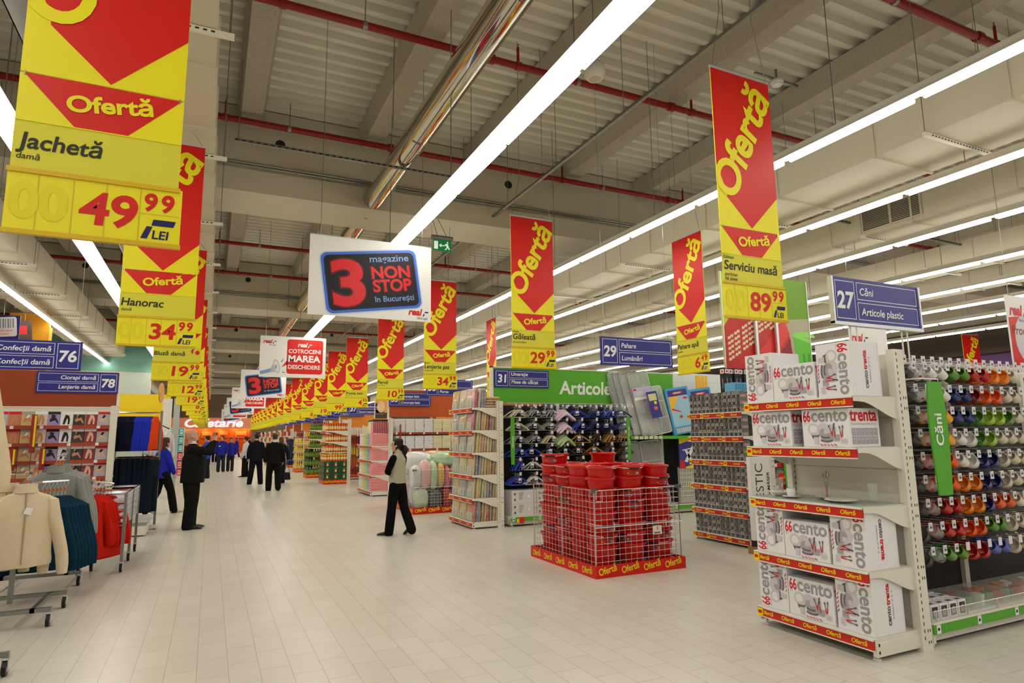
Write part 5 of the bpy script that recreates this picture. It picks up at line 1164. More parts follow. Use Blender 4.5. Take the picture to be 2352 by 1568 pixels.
for k in range(3):
    for c in range(3): print_box('green_box', .282, .36, .21, (3.635+.286*c, 22.91, .152+.212*k), 'dark green printed jar box facing the camera, %s row, %s column' % (('lower', 'middle', 'upper')[k], ('left', 'middle', 'right')[c]), 'dark green jar boxes')
    for r_ in range(2): print_box('green_box', .282, .36, .21, (3.635, 23.275+.365*r_, .152+.212*k), 'dark green jar box on the aisle side, %s row, %s one back' % (('lower', 'middle', 'upper')[k], ('first', 'second')[r_]), 'dark green jar boxes')
def pack(loc, nx, ny, h, r, ms, label, group, name='bottle_pack', film_c=None, jar_like=False):
    o = tag(empty(name, loc), label, 'drinks pack' if not jar_like else 'jar pack', group); b = MB()
    for i in range(nx):
        for j in range(ny):
            if jar_like: b.lathe([(0, 0), (r, 0), (r, h*.75), (r*.9, h*.8)], ms[0], 8, T(r+2*r*i, r+2*r*j, 0)); b.lathe([(r*1.02, h*.25), (r*1.02, h*.6)], ms[1], 8, T(r+2*r*i, r+2*r*j, 0)); b.lathe([(r*.95, h*.8), (r*.95, h), (0, h)], ms[2], 8, T(r+2*r*i, r+2*r*j, 0))
            else: bottle(b, r+2*r*i, r+2*r*j, 0, h, r, *ms)
    b.build('packed_bottles' if not jar_like else 'packed_jars', o, smooth=True)
    if film_c: MB().box(-.002, 2*r*nx+.002, -.002, 2*r*ny+.002, .01, h*.55, mat('wrap_'+film_c, film_c, .15, alpha=.3, spec=.7)).build('shrink_wrap', o)
for c in range(3): pack((3.64+.282*c, 22.92, .79), 3, 3, .24, .046, (jar, jarl, stripy), 'orange jar pack on the green boxes, %s one' % ('left', 'middle', 'right')[c], 'orange jar packs', 'jar_pack', jar_like=True)
for r_ in range(2): pack((3.64, 23.22+.36*r_, .79), 3, 3, .24, .046, (jar, jarl, stripy), 'orange jar pack on the aisle side of the green boxes, %s one' % ('nearer', 'farther')[r_], 'orange jar packs', 'jar_pack', jar_like=True)
endcap('jar_shelf', 3.66, 22.92, 24.0, [1.09, 1.46, 1.84], .78, 2.26, 'white end shelves of orange jars above the dark green boxes', n=3, plinth=False)
for zi, z in enumerate((1.091, 1.461, 1.841)):
    for c in range(3): pack((3.7+.25*c, 22.96, z), 3, 3, .27, .04, (jar, jarl, lo), 'orange jar pack facing the camera on the %s jar shelf, %s one' % (('lower', 'middle', 'top')[zi], ('left', 'middle', 'right')[c]), 'orange jar packs on shelves', 'jar_pack', jar_like=True)
    for c in range(3): pack((3.7, 23.22+.25*c, z), 3, 3, .27, .04, (mat('jar_pale', 'd8b08a', .3), jarl, lo), 'pale jar pack facing the aisle on the %s jar shelf, %s one' % (('lower', 'middle', 'top')[zi], ('nearest', 'middle', 'farthest')[c]), 'pale jar packs on shelves', 'jar_pack', jar_like=True)
def bottle_block(x, y, layers, ms, who, film_c=None, lh=.36, base=True, nx=3, ny=3, z0=.152, r=.047):
    if base:
        o = tag(empty('pallet_display', (x, y, 0)), 'red Ofertă pallet base under the '+who+' packs', 'pallet base', 'pallet bases along the aisle'); skirt(o, .88, 1.0)
    for k in range(layers):
        for c in range(nx): pack((x+.005+.29*c, y+.005, z0+lh*k), 3, 2, lh-.004, r, ms, '%s pack facing the camera, %s layer, %s one' % (who, nth[k], ('left', 'middle', 'right')[c]), who+' packs', film_c=film_c)
        for c in range(1, ny): pack((x+.005, y+.005+.2*c, z0+lh*k), 3, 2, lh-.004, r, ms, '%s pack on the aisle side, %s layer, %s one back' % (who, nth[k], ('', 'first', 'second', 'third', 'fourth')[c]), who+' packs', film_c=film_c)
bottle_block(3.6, 27.0, 3, (dg, lg, black), 'dark green bottle', 'b8c23a', .34, ny=5)
endcap('bottle_shelf', 3.66, 26.9, 28.0, [1.2, 1.56, 1.92], .78, 2.3, 'white end shelves of dark green bottles left of the orange jars', n=3, plinth=False)
for zi, z in enumerate((1.201, 1.561, 1.921)):
    for c in range(3): pack((3.69+.26*c, 26.95, z), 3, 2, .33, .042, (dg, lg, black), 'dark green bottle pack on the %s bottle shelf, %s one' % (('lower', 'middle', 'top')[zi], ('left', 'middle', 'right')[c]), 'dark green bottle packs on shelves', film_c='b8c23a')
bottle_block(3.72, 31.8, 4, (jy, mat('label_pale', 'efe0b0', .4), lw), 'yellow juice bottle', 'efd58a', .36, ny=5)
bottle_block(3.95, 37.2, 4, (db, navy, lg), 'dark blue bottle', None, .36, ny=5)
for i, (y, c1, c2) in enumerate(((41.5, 'c23a30', 'e8e0d8'), (45.5, 'b8862e', 'e8e2c8'), (49.5, 'b03a2a', 'd8c8b0'), (54, 'c8502a', 'e8d8b8'), (58.5, '8a4a3a', 'd8d0c0'), (63, 'c23a30', 'e0d0b0'), (68, 'b8602e', 'e0d8c8'))):
    nm = ['first', 'second', 'third', 'fourth', 'fifth', 'sixth', 'seventh'][i]
    endcap('far_shelf', 4.1, y, y+1.1, [.14, .55, .95, 1.35, 1.75], .5, 2.2, 'distant white end shelf unit, %s one beyond the dark blue bottles' % nm, n=3)
    for zi, z in enumerate((.141, .551, .951, 1.351, 1.751)):
        b = MB(); rnd = random.Random(i*7+zi)
        for c in range(4): b.box(.01+.12*c, .12+.12*c, 0, 1.0, 0, rnd.uniform(.24, .34), mat('goods_'+(c1, c2)[(c+zi) % 2], (c1, c2)[(c+zi) % 2], .5))
        tag(b.build('packed_goods', None, (4.12, y+.05, z)), 'row of packaged goods on the %s level of the %s distant shelf unit' % (nth[zi], nm), 'packaged goods', 'distant packaged goods')
for i, (y, hc) in enumerate(((25.4, 'e08a2a'), (29.2, 'e08a2a'), (33.0, 'c03a20'), (36.8, 'e08a2a'), (40.8, 'b5501e'), (45, 'b5501e'))):
    nm = ['first', 'second', 'third', 'fourth', 'fifth', 'sixth'][i]
    gondola(4.72, 9.7, y, 'distant shelf run of drinks, %s one behind the juice shelves' % nm, top=2.0, depth=.5, shelves=(.55, .95, 1.35, 1.7), scol=stripr, pitch=2.5)
    tag(MB().box(0, 5, 0, .03, 0, .55, mat('header_'+hc, hc, .5)).box(-.05, 0, -.01, .04, 0, .57, white).build('header_board', None, (4.6, y-.02, 2.02)), 'plain coloured header board over the %s distant drinks run' % nm, 'header board')
    for zi, z in enumerate((.171, .551, .951, 1.351, 1.701)):
        b = MB(); rnd = random.Random(i*5+zi); cc = ('a8322a', 'c8642a', 'd8b83a', '8a2a2a', 'd8d0c8')
        for c in range(24): b.lathe([(.045, 0), (.045, .2), (.02, .27), (.02, .3), (0, .3)], mat('drink_'+cc[(zi+i) % 5], cc[(zi+i) % 5], .3), 6, T(.08+.1*c, 0, 0))
        o = b.build('drink_bottles', None, (4.72, y-.36, z)); tag(o, 'row of distant drink bottles on the %s level of the %s distant run' % (nth[zi], nm), 'drinks', 'distant drink rows', 'stuff')
# ================================================================ stocking shelves and clothing on the left
SX0 = -5.42
gondola(SX0, -1.5, 13.3, 'shelf run of boxed stockings under the rust-coloured header', top=2.2, depth=.42, shelves=(.72, 1.0, 1.28, 1.57, 1.86), scol=mat('strip_brick', 'a8452c', .45), pitch=1.9)
MB().box(3.84, 3.94, -.44, -.36, 0, 2.2, offwhite).build('end_post', bpy.data.objects[[q.name for q in COL.objects if q.name.startswith('shelf_run')][-1]])
o = tag(empty('header_board', (SX0, 13.34, 2.2)), 'rust-coloured header board above the stocking shelves', 'header board'); MB().box(0, 3.86, 0, .03, 0, .62, mat('header_rust', '96401a', .55)).build('board', o); MB().box(3.86, 3.9, -.01, .04, -.1, .64, white).box(0, 3.9, -.01, .04, -.02, .0, white).build('board_edge', o)
skin_t = mat('print_tan', 'c98a62', .45); skin_p = mat('print_peach', 'e2b398', .45); pkc = ('d8c8b0', 'b8b4bc', 'e8e4e6', 'd2b478', '8a2a32', '9a8ab8', 'c87a58', '3a3438')
SP = []
for i in range(8):
    b = MB().box(-.085, .085, -.012, .012, 0, .235, mat('packet_%d' % i, pkc[i], .35)); M = FRONT(0, -.012, 0); q = (skin_t, skin_p, dark)[i % 3 if i != 7 else 0]
    b.rect(-.085, .085, .19, .235, .001, (paper, rink, paper, g2, paper, dark, sred, paper)[i], M)
    if i % 2 == 0:
        b.poly([(-.05, .02), (-.02, .02), (.0, .1), (.03, .17), (-.02, .185), (-.04, .1)], q, M, .0015); b.poly([(.02, .02), (.045, .02), (.05, .1), (.03, .17), (.0, .17), (.02, .09)], q, M, .0018)
    else:
        b.poly([(-.06, .1), (-.05, .06), (.02, .09), (.06, .03), (.07, .05), (.03, .13), (-.02, .15)], q, M, .0015); b.ring((-.02, .165), .02, .022, q, M, .0018, 10); b.poly([(-.03, .13), (.0, .12), (.03, .17), (-.01, .18)], (paper, dark)[i % 3 > 0], M, .002)
    SP.append(b.build('stocking_packet'))
lvl = ['lowest level', 'second level', 'third level', 'fourth level', 'top level']; cd = ['blush', 'violet-grey', 'white', 'sand', 'dark red', 'lilac', 'copper', 'black']
for zi, z in enumerate((.721, 1.001, 1.281, 1.571, 1.861)):
    for c in range(9):
        k = (c*3+1) % 8; s_ = SP[k].copy(); COL.objects.link(s_); s_.location = (-1.68-.178*c, 12.93, z); s_.rotation_euler = (R(-6), 0, 0)
        tag(s_, '%s stocking packet, %s of the stocking shelves, %s from the white post' % (cd[k], lvl[zi], (['first', 'second']+ordn)[c]), 'stocking packet', 'stocking packets')
for s_ in SP: bpy.data.objects.remove(s_)
for i, x in enumerate((-2.62, -2.86, -2.47)):
    o = tag(empty('shelf_talker', (x, 12.76, (1.42, 1.14, 1.14)[i])), ('tall red divider blade among the stockings', 'short red divider blade left of the tall one', 'short red divider blade right of the tall one')[i], 'sign'); h = (.62, .36, .36)[i]
    MB().box(-.02, .02, -.1, .1, 0, h, mat('divider_red', '9c2a20', .4)).build('blade', o); MB().box(.021, .04, -.1, -.05, .1, h-.02, stripy).build('yellow_edge', o)
# ---- garments
def fabric(name, c1, c2, sc_=40, bump=.15, **k): return noisy('cloth_'+name, c1, c2, sc_, .95, bump=bump, spec=.1, **k)
def garment(m, w_=.5, L=.66, sl=.56, dep=.13, seed=0, collar=True, zipm=None, sleeves=True, flare=1.0, tagcol=None):
    """top hanging from its neck at the local origin, front towards -y"""
    o = empty('garment'); hw = w_/2
    prof = [(-.0, .06, .045), (-.03, .1, .05), (-.06, hw*.72, .052), (-.095, hw*.93, .055), (-.15, hw*.97, dep*.45), (-.28, hw*.9, dep*.5), (-.42, hw*.88, dep*.52), (-.55*L/.66, hw*.9*flare, dep*.55), (-L+.05, hw*.94*flare, dep*.55), (-L, hw*.9*flare, dep*.5)]
    def wob(i, a):
        t = i/9; return t*t*(.10*math.sin(4*a+seed)+.07*math.sin(7*a+seed*2+i*.3))*(1 if abs(math.sin(a)) > .2 else .4)
    b = MB().loft([((0, 0, z), rx, ry) for z, rx, ry in prof], m, 28, wob=wob)
    if sleeves:
        for s in (-1, 1):
            p = []; n = 8
            for i in range(n+1):
                t = i/n; q = (.35, .8)[i] if i < 2 else 1; p.append(((s*(hw-.075+.15*math.sin(t*1.45)), -.02*math.sin(t*2.6), (-.072, -.1)[i] if i < 2 else -.1-(sl+.02)*t), (.06-.012*t if t < .9 else .041)*q, (.066-.014*t if t < .9 else .048)*q))
            b.loft(p, m, 14, wob=lambda i, a: .07*math.sin(3*a+i*1.1+seed))
    b.build('garment_body', o, smooth=True)
    if collar:
        b = MB().loft([((0, 0, -.03), .1, .062), ((0, .004, .015), .085, .058), ((0, .01, .045), .088, .06), ((0, .01, .04), .078, .05), ((0, 0, -.01), .07, .045)], m, 20, cap=False); b.build('collar', o, smooth=True)
    if zipm: MB().tube([(0, -.05, -.03), (0, -dep*.5-.004, -.2), (0, -dep*.53-.006, -.45), (0, -dep*.55-.006, -L+.03)], .006, zipm, 5).build('zip', o)
    if tagcol: MB().box(-.03, .03, -.004, 0, -.06, 0, tagcol).build('price_tag', o, (.03, -dep*.5-.012, -.16), (.2, .3, .2))
    return o
def hanger_obj(loc, rz, label):
    o = tag(empty('clothes_hanger', loc, rz), label, 'hanger', 'black clothes hangers'); b = MB()
    b.tube([(-.16, 0, -.115), (-.09, 0, -.07), (0, 0, -.03), (.09, 0, -.07), (.16, 0, -.115)], .011, black, 8); b.build('hanger_bar', o, smooth=True)
    MB().tube([(0, 0, -.03), (0, 0, .07), (.022, 0, .095), (.018, 0, .12), (0, 0, .13), (-.018, 0, .118)], .003, zinc, 6).build('metal_hook', o); MB().tube([(0, 0, .03), (0, 0, .055)], .012, mat('size_clip', 'd8641e', .4), 8).build('size_clip', o)
    return o
def clean(o):
    for ch in list(o.children): bpy.data.objects.remove(ch)
    bpy.data.objects.remove(o)
def row(src, n, p0, dp, rz, label, group, cat, hang=True, jit=4):
    for i in range(n):
        p = Vector(p0)+Vector(dp)*i; r = R(rz+random.Random(i*3+n).uniform(-jit, jit))
        g = dup(src, p, (0, 0, r), label % (['first', 'second']+ordn)[i], group); g.name = cat.replace(' ', '_'); g['category'] = cat
        if hang: hanger_obj((p.x, p.y, p.z+.03), r, 'black hanger holding the '+(label % (['first', 'second']+ordn)[i]))
    clean(src)
crm = fabric('cream_fleece', 'd9c9ac', 'cdbb9b', 60); gry = noisy('cloth_grey_rib', '8f918c', '7d807b', 70, .95, bump=.35, stretch=(1, 1, .06), spec=.1); tl = fabric('teal', '0c3044', '082434', 50); rd = fabric('red', 'c4200f', 'a5170c', 40); wht = fabric('white', 'd8d6dc', 'c6c4cc', 30); nv = fabric('navy', '12142a', '0c0d1c', 40); cob = fabric('cobalt', '2233b0', '1b2890', 30); org = fabric('orange', 'd8481a', 'c03c12', 30); den = fabric('denim', '1c2434', '111724', 50)
row(garment(crm, .5, .68, .66, .17, 1, zipm=mat('zip_tan', 'a5906c', .5), tagcol=paper), 5, (-1.49, 7.2, 1.17), (-.16, .07, .012), 18, 'cream zip jacket on the near rack, %s from the aisle', 'cream zip jackets', 'jacket')
row(garment(tl, .46, .72, .62, .12, 2, collar=False), 7, (-1.52, 8.0, 1.03), (.02, .075, -.003), 8, 'dark teal sweater hanging behind the cream jackets, %s from the front', 'dark teal sweaters', 'sweater')
row(garment(gry, .56, .78, .64, .14, 3), 3, (-1.55, 8.72, 1.28), (.012, .1, .01), 4, 'grey ribbed cardigan above the teal sweaters, %s from the front', 'grey cardigans', 'cardigan')
row(garment(rd, .42, .74, .5, .11, 4, collar=False), 7, (-1.22, 8.95, .97), (.022, .09, -.01), 55, 'bright red top beside the wire trolley, %s from the front', 'red tops', 'top')
row(garment(crm, .5, .66, .6, .16, 5, zipm=mat('zip_tan', 'a5906c', .5)), 1, (-1.495, 5.15, 2.05), (0, 0, 0), -10, 'cream jacket hung high, only its sleeve showing at the left picture edge (%s)', None, 'jacket')
for o_ in COL.objects:
    if o_.get('label', '').startswith('cream jacket hung high'): o_['label'] = 'cream jacket hung high, only its sleeve showing at the left picture edge'
    if o_.get('label', '').startswith('black hanger holding the cream jacket hung high'): o_['label'] = 'black hanger of the cream jacket hung high at the left edge'
def caster(b, x, y, r=.05):
    b.tube([(x-.014, y, r), (x+.014, y, r)], r, black, 16); b.tube([(x-.017, y, r), (x+.017, y, r)], r*.5, zinc, 12); b.box(x-.022, x-.016, y-.02, y+.03, r*.8, r*2.3, zinc); b.box(x+.016, x+.022, y-.02, y+.03, r*.8, r*2.3, zinc); b.box(x-.022, x+.022, y-.02, y+.03, r*2.2, r*2.45, zinc)
def stand(loc, label, base, posts, arms):
    o = tag(empty('clothes_rack', loc), label, 'clothes rack', 'wheeled clothes racks'); (x0, x1, y0, y1) = base; b = MB()
    for p, q in (((x0, y0), (x1, y0)), ((x0, y1), (x1, y1)), ((x0+.15, y0), (x0+.15, y1)), ((x1-.12, y0), (x1-.12, y1))):
        d = .018; b.box(min(p[0], q[0])-d, max(p[0], q[0])+d, min(p[1], q[1])-d, max(p[1], q[1])+d, .125, .16, steel)
    b.build('base_frame', o)
    for x, y, h in posts: MB().box(x-.018, x+.018, y-.018, y+.018, .16, h, steel).build('post', o)
    for pts in arms:
        a = MB().tube(pts, .013, chrome, 8)
        P0, P1 = Vector(pts[0]), Vector(pts[-1])
        for i in range(1, 6): q = P0.lerp(P1, i/6); a.tube([q+Vector((0, 0, .012)), q+Vector((0, 0, .03))], .005, chrome, 5)
        a.build('arm', o)
    for x in (x0, x1):
        for y in (y0, y1): b = MB(); caster(b, x, y); b.build('caster', o)
stand((0, 0, 0), 'grey wheeled base frame under the cream jackets', (-2.3, -1.2, 7.0, 7.68), ((-1.55, 7.3, 1.2), (-1.9, 7.5, 1.35)), ([(-1.46, 7.18, 1.315), (-1.6, 7.33, 1.31), (-2.3, 7.6, 1.37)], [(-1.525, 7.95, 1.19), (-1.39, 8.5, 1.17)], [(-1.55, 7.3, 1.2), (-1.525, 7.95, 1.19)]))
stand((0, 0, 0), 'wheeled rack carrying the grey cardigans and red tops', (-2.1, -1.25, 8.75, 9.6), ((-1.53, 9.2, 1.52),), ([(-1.55, 8.66, 1.432), (-1.53, 9.2, 1.45)], [(-1.225, 8.9, 1.135), (-1.08, 9.55, 1.06)], [(-1.53, 9.2, 1.1), (-1.225, 8.9, 1.135)]))
stand((0, 0, 0), 'wheeled rack whose caster shows at the bottom left corner', (-2.2, -1.2, 5.0, 5.7), ((-1.62, 5.3, 2.2),), ([(-1.495, 5.12, 2.21), (-1.62, 5.3, 2.2)],))
# wire trolley with white shirts
o = tag(empty('wire_trolley', (-1.35, 9.35, 0)), 'chrome wheeled trolley full of wrapped white shirts', 'trolley'); b = MB()
for x, y in ((0, 0), (.44, 0), (.44, .8), (.44, 1.6), (0, 1.6)): b.box(x-.016, x+.016, y-.016, y+.016, .1, .95, steel)
for y in (0, .8, 1.6): b.box(0, .44, y-.012, y+.012, .925, .95, chrome)
for x in (0, .44): b.box(x-.012, x+.012, 0, 1.6, .925, .95, chrome); b.box(x-.01, x+.01, 0, 1.6, .56, .58, chrome)
b.build('frame', o); b = MB()
for i in range(22): b.tube([(.44, .075*i+.01, .57), (.44, .075*i+.01, .93)], .0025, zinc, 4)
for j in range(5): b.tube([(.44, 0, .6+.07*j), (.44, 1.6, .6+.07*j)], .0025, zinc, 4); b.tube([(0, 0, .6+.07*j), (.44, 0, .6+.07*j)], .0025, zinc, 4)
b.box(0, .44, 0, 1.6, .555, .56, zinc); b.build('wire_basket', o)
for x, y in ((0, 0), (.44, 0), (.44, .8), (.44, 1.6)): b = MB(); caster(b, x, y); b.build('caster', o)
for i in range(6):
    for k in range(4):
        rnd = random.Random(i*5+k); m = puffy(.4, .24, .075, noisy('wrapped_shirt', 'dcdae2', 'c4c2cc', 12, .25, coat=.4), i*4+k, 20, 7)
        tag(m.build('wrapped_shirt', None, (-1.13+rnd.uniform(-.01, .01), 9.49+.262*i, .562+.083*k), smooth=True), 'wrapped white shirt in the trolley, %s pile from the front, %s' % (['first', 'second', 'third', 'fourth', 'fifth', 'sixth'][i], nth[k]), 'shirt', 'wrapped white shirts')
# wall arms with blouses above and jeans below
o = tag(empty('garment_rail', (-1.56, 13.42, 0)), 'double wall rail with dark and blue blouses over jeans beside the stocking shelves', 'garment rail')
MB().box(-.02, .02, .06, .12, 0, 2.14, offwhite).build('post', o); MB().box(.7, .74, .06, .12, 0, 2.14, steel).build('post', o)
for z in (2.1, 1.3): MB().tube([(0, .1, z), (0, -.02, z), (.72, -.02, z), (.72, .1, z)], .012, chrome, 8).build('rail', o)
MB().box(0, .74, .0, .12, .02, .08, offwhite).build('base_bar', o)
for k, (m, n, x0, nm) in enumerate(((nv, 6, -1.5, 'black'), (cob, 6, -1.23, 'cobalt blue'), (org, 1, -.93, 'orange'))):
    row(garment(m, .4, .6, .5, .1, 6+k, collar=False), n, (x0, 13.36, 2.03), (.047, -.004, 0), 82, nm+' blouse on the upper rail, %s from the left', nm+' blouses', 'blouse', hang=False, jit=8)
JN = empty('jeans'); b = MB()
for s in (-1, 1): b.loft([((s*.085, 0, z), rx, .045) for z, rx in ((-.92, .1), (-.5, .09), (-.25, .1), (0, .1))], den, 12, wob=lambda i, a: .1*math.sin(3*a+i))
b.loft([((0, 0, -.3), .17, .055), ((0, 0, -.1), .175, .05), ((0, 0, 0), .165, .045)], den, 16); b.build('jeans_legs', JN, smooth=True); MB().box(-.15, .15, -.02, .02, -.01, .045, dark).build('clip_hanger', JN)
row(JN, 9, (-1.49, 13.36, 1.24), (.072, 0, 0), 62, 'dark jeans on the lower rail, %s from the left', 'dark jeans on the lower rail', 'jeans', hang=False, jit=10)
o = tag(empty('step_display', (-1.35, 12.55, 0)), 'low white display base with a clear tray behind the wire trolley', 'display base'); MB().box(0, .45, 0, .6, .02, .17, offwhite).build('base_block', o); MB().box(.02, .5, -.02, .5, .24, .26, mat('tray_acrylic', 'd6d4d6', .1, alpha=.6)).box(.02, .5, -.02, 0, .26, .36, mat('tray_acrylic', 'd6d4d6', .1, alpha=.6)).box(.1, .14, .2, .24, .17, .24, zinc).build('clear_tray', o)
# white shirts on a far rail, and the teal and pink packets
o = tag(empty('garment_rail', (-1.43, 17.6, 0)), 'dark rail with white shirts behind the blue blouses', 'garment rail'); MB().tube([(0, 0, 2.02), (.3, -.25, 1.98), (.55, -.6, 1.86)], .014, black, 8).build('rail', o); MB().box(-.02, .02, -.02, .02, 0, 2.02, steel).build('post', o); MB().box(-.25, .25, -.25, .25, 0, .03, steel).build('base_plate', o)
row(garment(wht, .4, .66, .5, .1, 9, collar=False), 7, (-1.33, 17.45, 1.93), (.07, -.075, -.018), 70, 'white shirt on the dark rail behind the blouses, %s from the back', 'white shirts on the dark rail', 'shirt', hang=False)
o = tag(empty('packet_shelf', (-1.4, 27, 0)), 'narrow shelf unit of turquoise and pink packets behind the photographing man', 'shelf unit')
MB().box(0, .52, .3, .34, 0, 2.05, offwhite).box(0, .02, 0, .3, 0, 2.05, offwhite).box(.5, .52, 0, .3, 0, 2.05, offwhite).box(0, .52, 0, .3, 0, .25, offwhite).build('cabinet', o)
tq = mat('packet_turquoise', '4ab8bc', .4); pk = mat('packet_pink', 'd8459a', .4)
for k in range(6):
    z = .27+.3*k; MB().box(0, .52, -.02, .3, z-.02, z, white).build('shelf', o)
    for c in range(3):
        b = MB().box(0, .155, 0, .2, 0, .25, pk if k < 3 else tq); b.rect(.03, .12, .05, .2, .001, stripy if k < 3 else lw, FRONT(0, 0, 0)); b.ring((.075, .13), .03, .04, pk if k < 3 else tq, FRONT(0, 0, 0), .002, 10)
        tag(b.build('packet', None, (-1.375+.16*c, 27.02, z+.001)), '%s packet on the %s shelf of the narrow unit, %s' % ('pink' if k < 3 else 'turquoise', nth[k], ('left', 'middle', 'right')[c]), 'packet', 'turquoise and pink packets')
# yellow children's corner board, oval sign, price checker sign
o = tag(empty('yellow_board', (-2.6, 22, 0)), 'bright yellow board on posts left of the price banners', 'board'); ylw = mat('board_yellow', 'f2d31e', .5)
MB().box(0, 1.45, 0, .05, 1.95, 2.98, ylw).build('board_panel', o)
for x in (.05, 1.3): MB().box(x, x+.06, .05, .11, 0, 2.9, white).build('post', o)
tag(MB().box(-1.25, -1.02, 20.2, 20.4, 0, 2.75, white).build('white_post'), 'square white post right of the yellow board', 'post')
tag(MB().box(-1.16, -.98, 24.2, 24.4, 0, 3.0, mat('post_grey', 'b4bcb8', .5)).build('grey_post'), 'slim grey post behind the square white post', 'post')
o = tag(empty('oval_sign', (-1.04, 16, 2.64)), 'orange-yellow oval sign hanging edge-on over the clothing', 'sign'); MB().lathe([(0, 0), (.22, 0), (.22, .02), (0, .02)], mat('oval_amber', 'd99a2a', .5), 24, frame((0, 0, 0), (.16, .987, 0), (0, 0, 1))).build('oval_panel', o); MB().tube([(0, 0, .22), (0, 0, ceil_z(-1.04, 16)-2.645)], .003, steel, 4).build('hanging_wire', o)
o = tag(empty('price_checker_sign', (-4.78, 18, 3.9)), 'navy price checker sign with a barcode, reading Verificator prețuri', 'sign'); b = MB().box(0, .62, 0, .03, 0, .62, navy2); q = FRONT(0, 0, 0) @ T(.32, .33, 0) @ Matrix.Rotation(R(6), 4, 'Z') @ T(-.25, -.22, 0)
b.poly(rrect(0, .5, 0, .46, .05), mat('sign_silver', 'c4c2c4', .4), q, .001)
for i in range(9): b.rect(.05+.046*i, .05+.046*i+(.02 if i % 2 else .03), .2, .42, .002, mat('barcode_grey', '77767c', .5), q)
b.text('Verificator', .075, rink, q, .25, .12, .002, bold=.01, al='c', shear=.1, width=.36); b.text('prețuri', .075, rink, q, .25, .045, .002, bold=.01, al='c', shear=.1); b.build('sign_panel', o); MB().tube([(.3, .015, .62), (.3, .015, 5.0-3.905)], .004, steel, 4).build('hanging_wire', o)
tag(MB().box(-4.9, -4.02, 20.2, 20.3, 0, 4.95, mat('amber_panel', 'd8941c', .5)).box(-4.02, -3.97, 20.18, 20.3, 0, 4.6, mat('amber_edge', 'f0c84a', .5)).build('amber_panel'), 'tall amber yellow partition panel behind the number 76 sign', 'partition')
o = tag(empty('flag_poster', (-4.3, 19, 4.02)), 'small dark tilted poster in front of the amber panel', 'poster'); MB().box(-.2, .2, 0, .01, 0, .55, mat('poster_dark', '4a3a30', .5)).rect(-.12, .1, .2, .42, .002, rink, FRONT(0, 0, 0)).build('poster_sheet', o, None, (0, R(-6), R(30))); MB().tube([(0, 0, .55), (0, 0, 4.995-4.02)], .003, steel, 4).build('hanging_wire', o)
# ================================================================ people
def solid(mb, name, parent, voxel=.011, it=4, fac=.5):
    """one continuous surface grown around overlapping volumes"""
    o = mb.build('tmp'); m = o.modifiers.new('r', 'REMESH'); m.mode = 'VOXEL'; m.voxel_size = voxel
    s = o.modifiers.new('s', 'SMOOTH'); s.iterations = it; s.factor = fac
    dg = bpy.context.evaluated_depsgraph_get(); dg.update(); me = bpy.data.meshes.new_from_object(o.evaluated_get(dg)); me.name = name
    if not me.materials: me.materials.append(mb.mats[0])
    me.polygons.foreach_set('use_smooth', [True]*len(me.polygons)); bpy.data.objects.remove(o)
    r = bpy.data.objects.new(name, me); COL.objects.link(r); r.parent = parent
    return r
def ball(b, c, rx, ry, rz, m, n=14, M=None):
    return b.loft([((c[0], c[1], c[2]+rz*math.sin(t)), rx*math.cos(t), ry*math.cos(t)) for t in [(-1.5+3.0*i/8) for i in range(9)]], m, n, M)
def limb(b, pts, rad, m, n=14):
    """tapered limb through joints with rounded ends"""
    P = []; Q = []; pts = [Vector(p) for p in pts]
    for i in range(len(pts)-1):
        for k in range(6): t = k/6; P.append(pts[i].lerp(pts[i+1], t)); Q.append(rad[i]*(1-t)+rad[i+1]*t + (.006*math.sin(math.pi*t) if i % 2 == 0 else .004*math.sin(math.pi*t)))
    P.append(pts[-1]); Q.append(rad[-1]); b.tube(P, Q, m, n)
    for p, r in ((pts[0], rad[0]), (pts[-1], rad[-1])): ball(b, p, r, r, r, m, 10)
    for p, r in zip(pts[1:-1], rad[1:-1]): ball(b, p, r, r, r, m, 10)
def hand(b, wr, d, nrm, m, curl=.5, side=1, k=1.0):
    """palm, four unequal bent fingers and a thumb; d points along the fingers, nrm out of the palm"""
    d = Vector(d).normalized(); nrm = Vector(nrm); nrm = (nrm-d*nrm.dot(d)).normalized(); s = d.cross(nrm)*side
    wr = Vector(wr); pl = .088*k
    M = Matrix(((s.x, nrm.x, d.x, wr.x), (s.y, nrm.y, d.y, wr.y), (s.z, nrm.z, d.z, wr.z), (0, 0, 0, 1)))
    b.loft([((0, 0, z), rx*k, ry*k) for z, rx, ry in ((-.02, .026, .02), (.02, .034, .018), (.06, .041, .015), (pl/k, .038, .013))], m, 12, M)
    for i, (x, L) in enumerate(((-.029, .072), (-.010, .08), (.010, .076), (.028, .06))):
        p = Vector((x*k, 0, pl-.012)); a = 0; P = [p]
        for j, f in enumerate((.46, .32, .24)):
            a += curl*(.5, .75, .6)[j]; p = p+Vector((x*.12, math.sin(a), math.cos(a)))*L*f*k; P.append(p)
        b.tube([M @ q for q in P], [.0092*k, .0088*k, .008*k, .0068*k], m, 8); ball(b, M @ P[-1], .007*k, .007*k, .007*k, m, 8)
    P = [Vector((-.03*k, .004, .02*k)), Vector((-.052*k, .014+.01*curl, .048*k)), Vector((-.056*k, .024+.02*curl, .078*k)), Vector((-.048*k, .03+.03*curl, .1*k))]
    b.tube([M @ q for q in P], [.014*k, .0115*k, .01*k, .008*k], m, 8); ball(b, M @ P[-1], .008*k, .008*k, .008*k, m, 8)
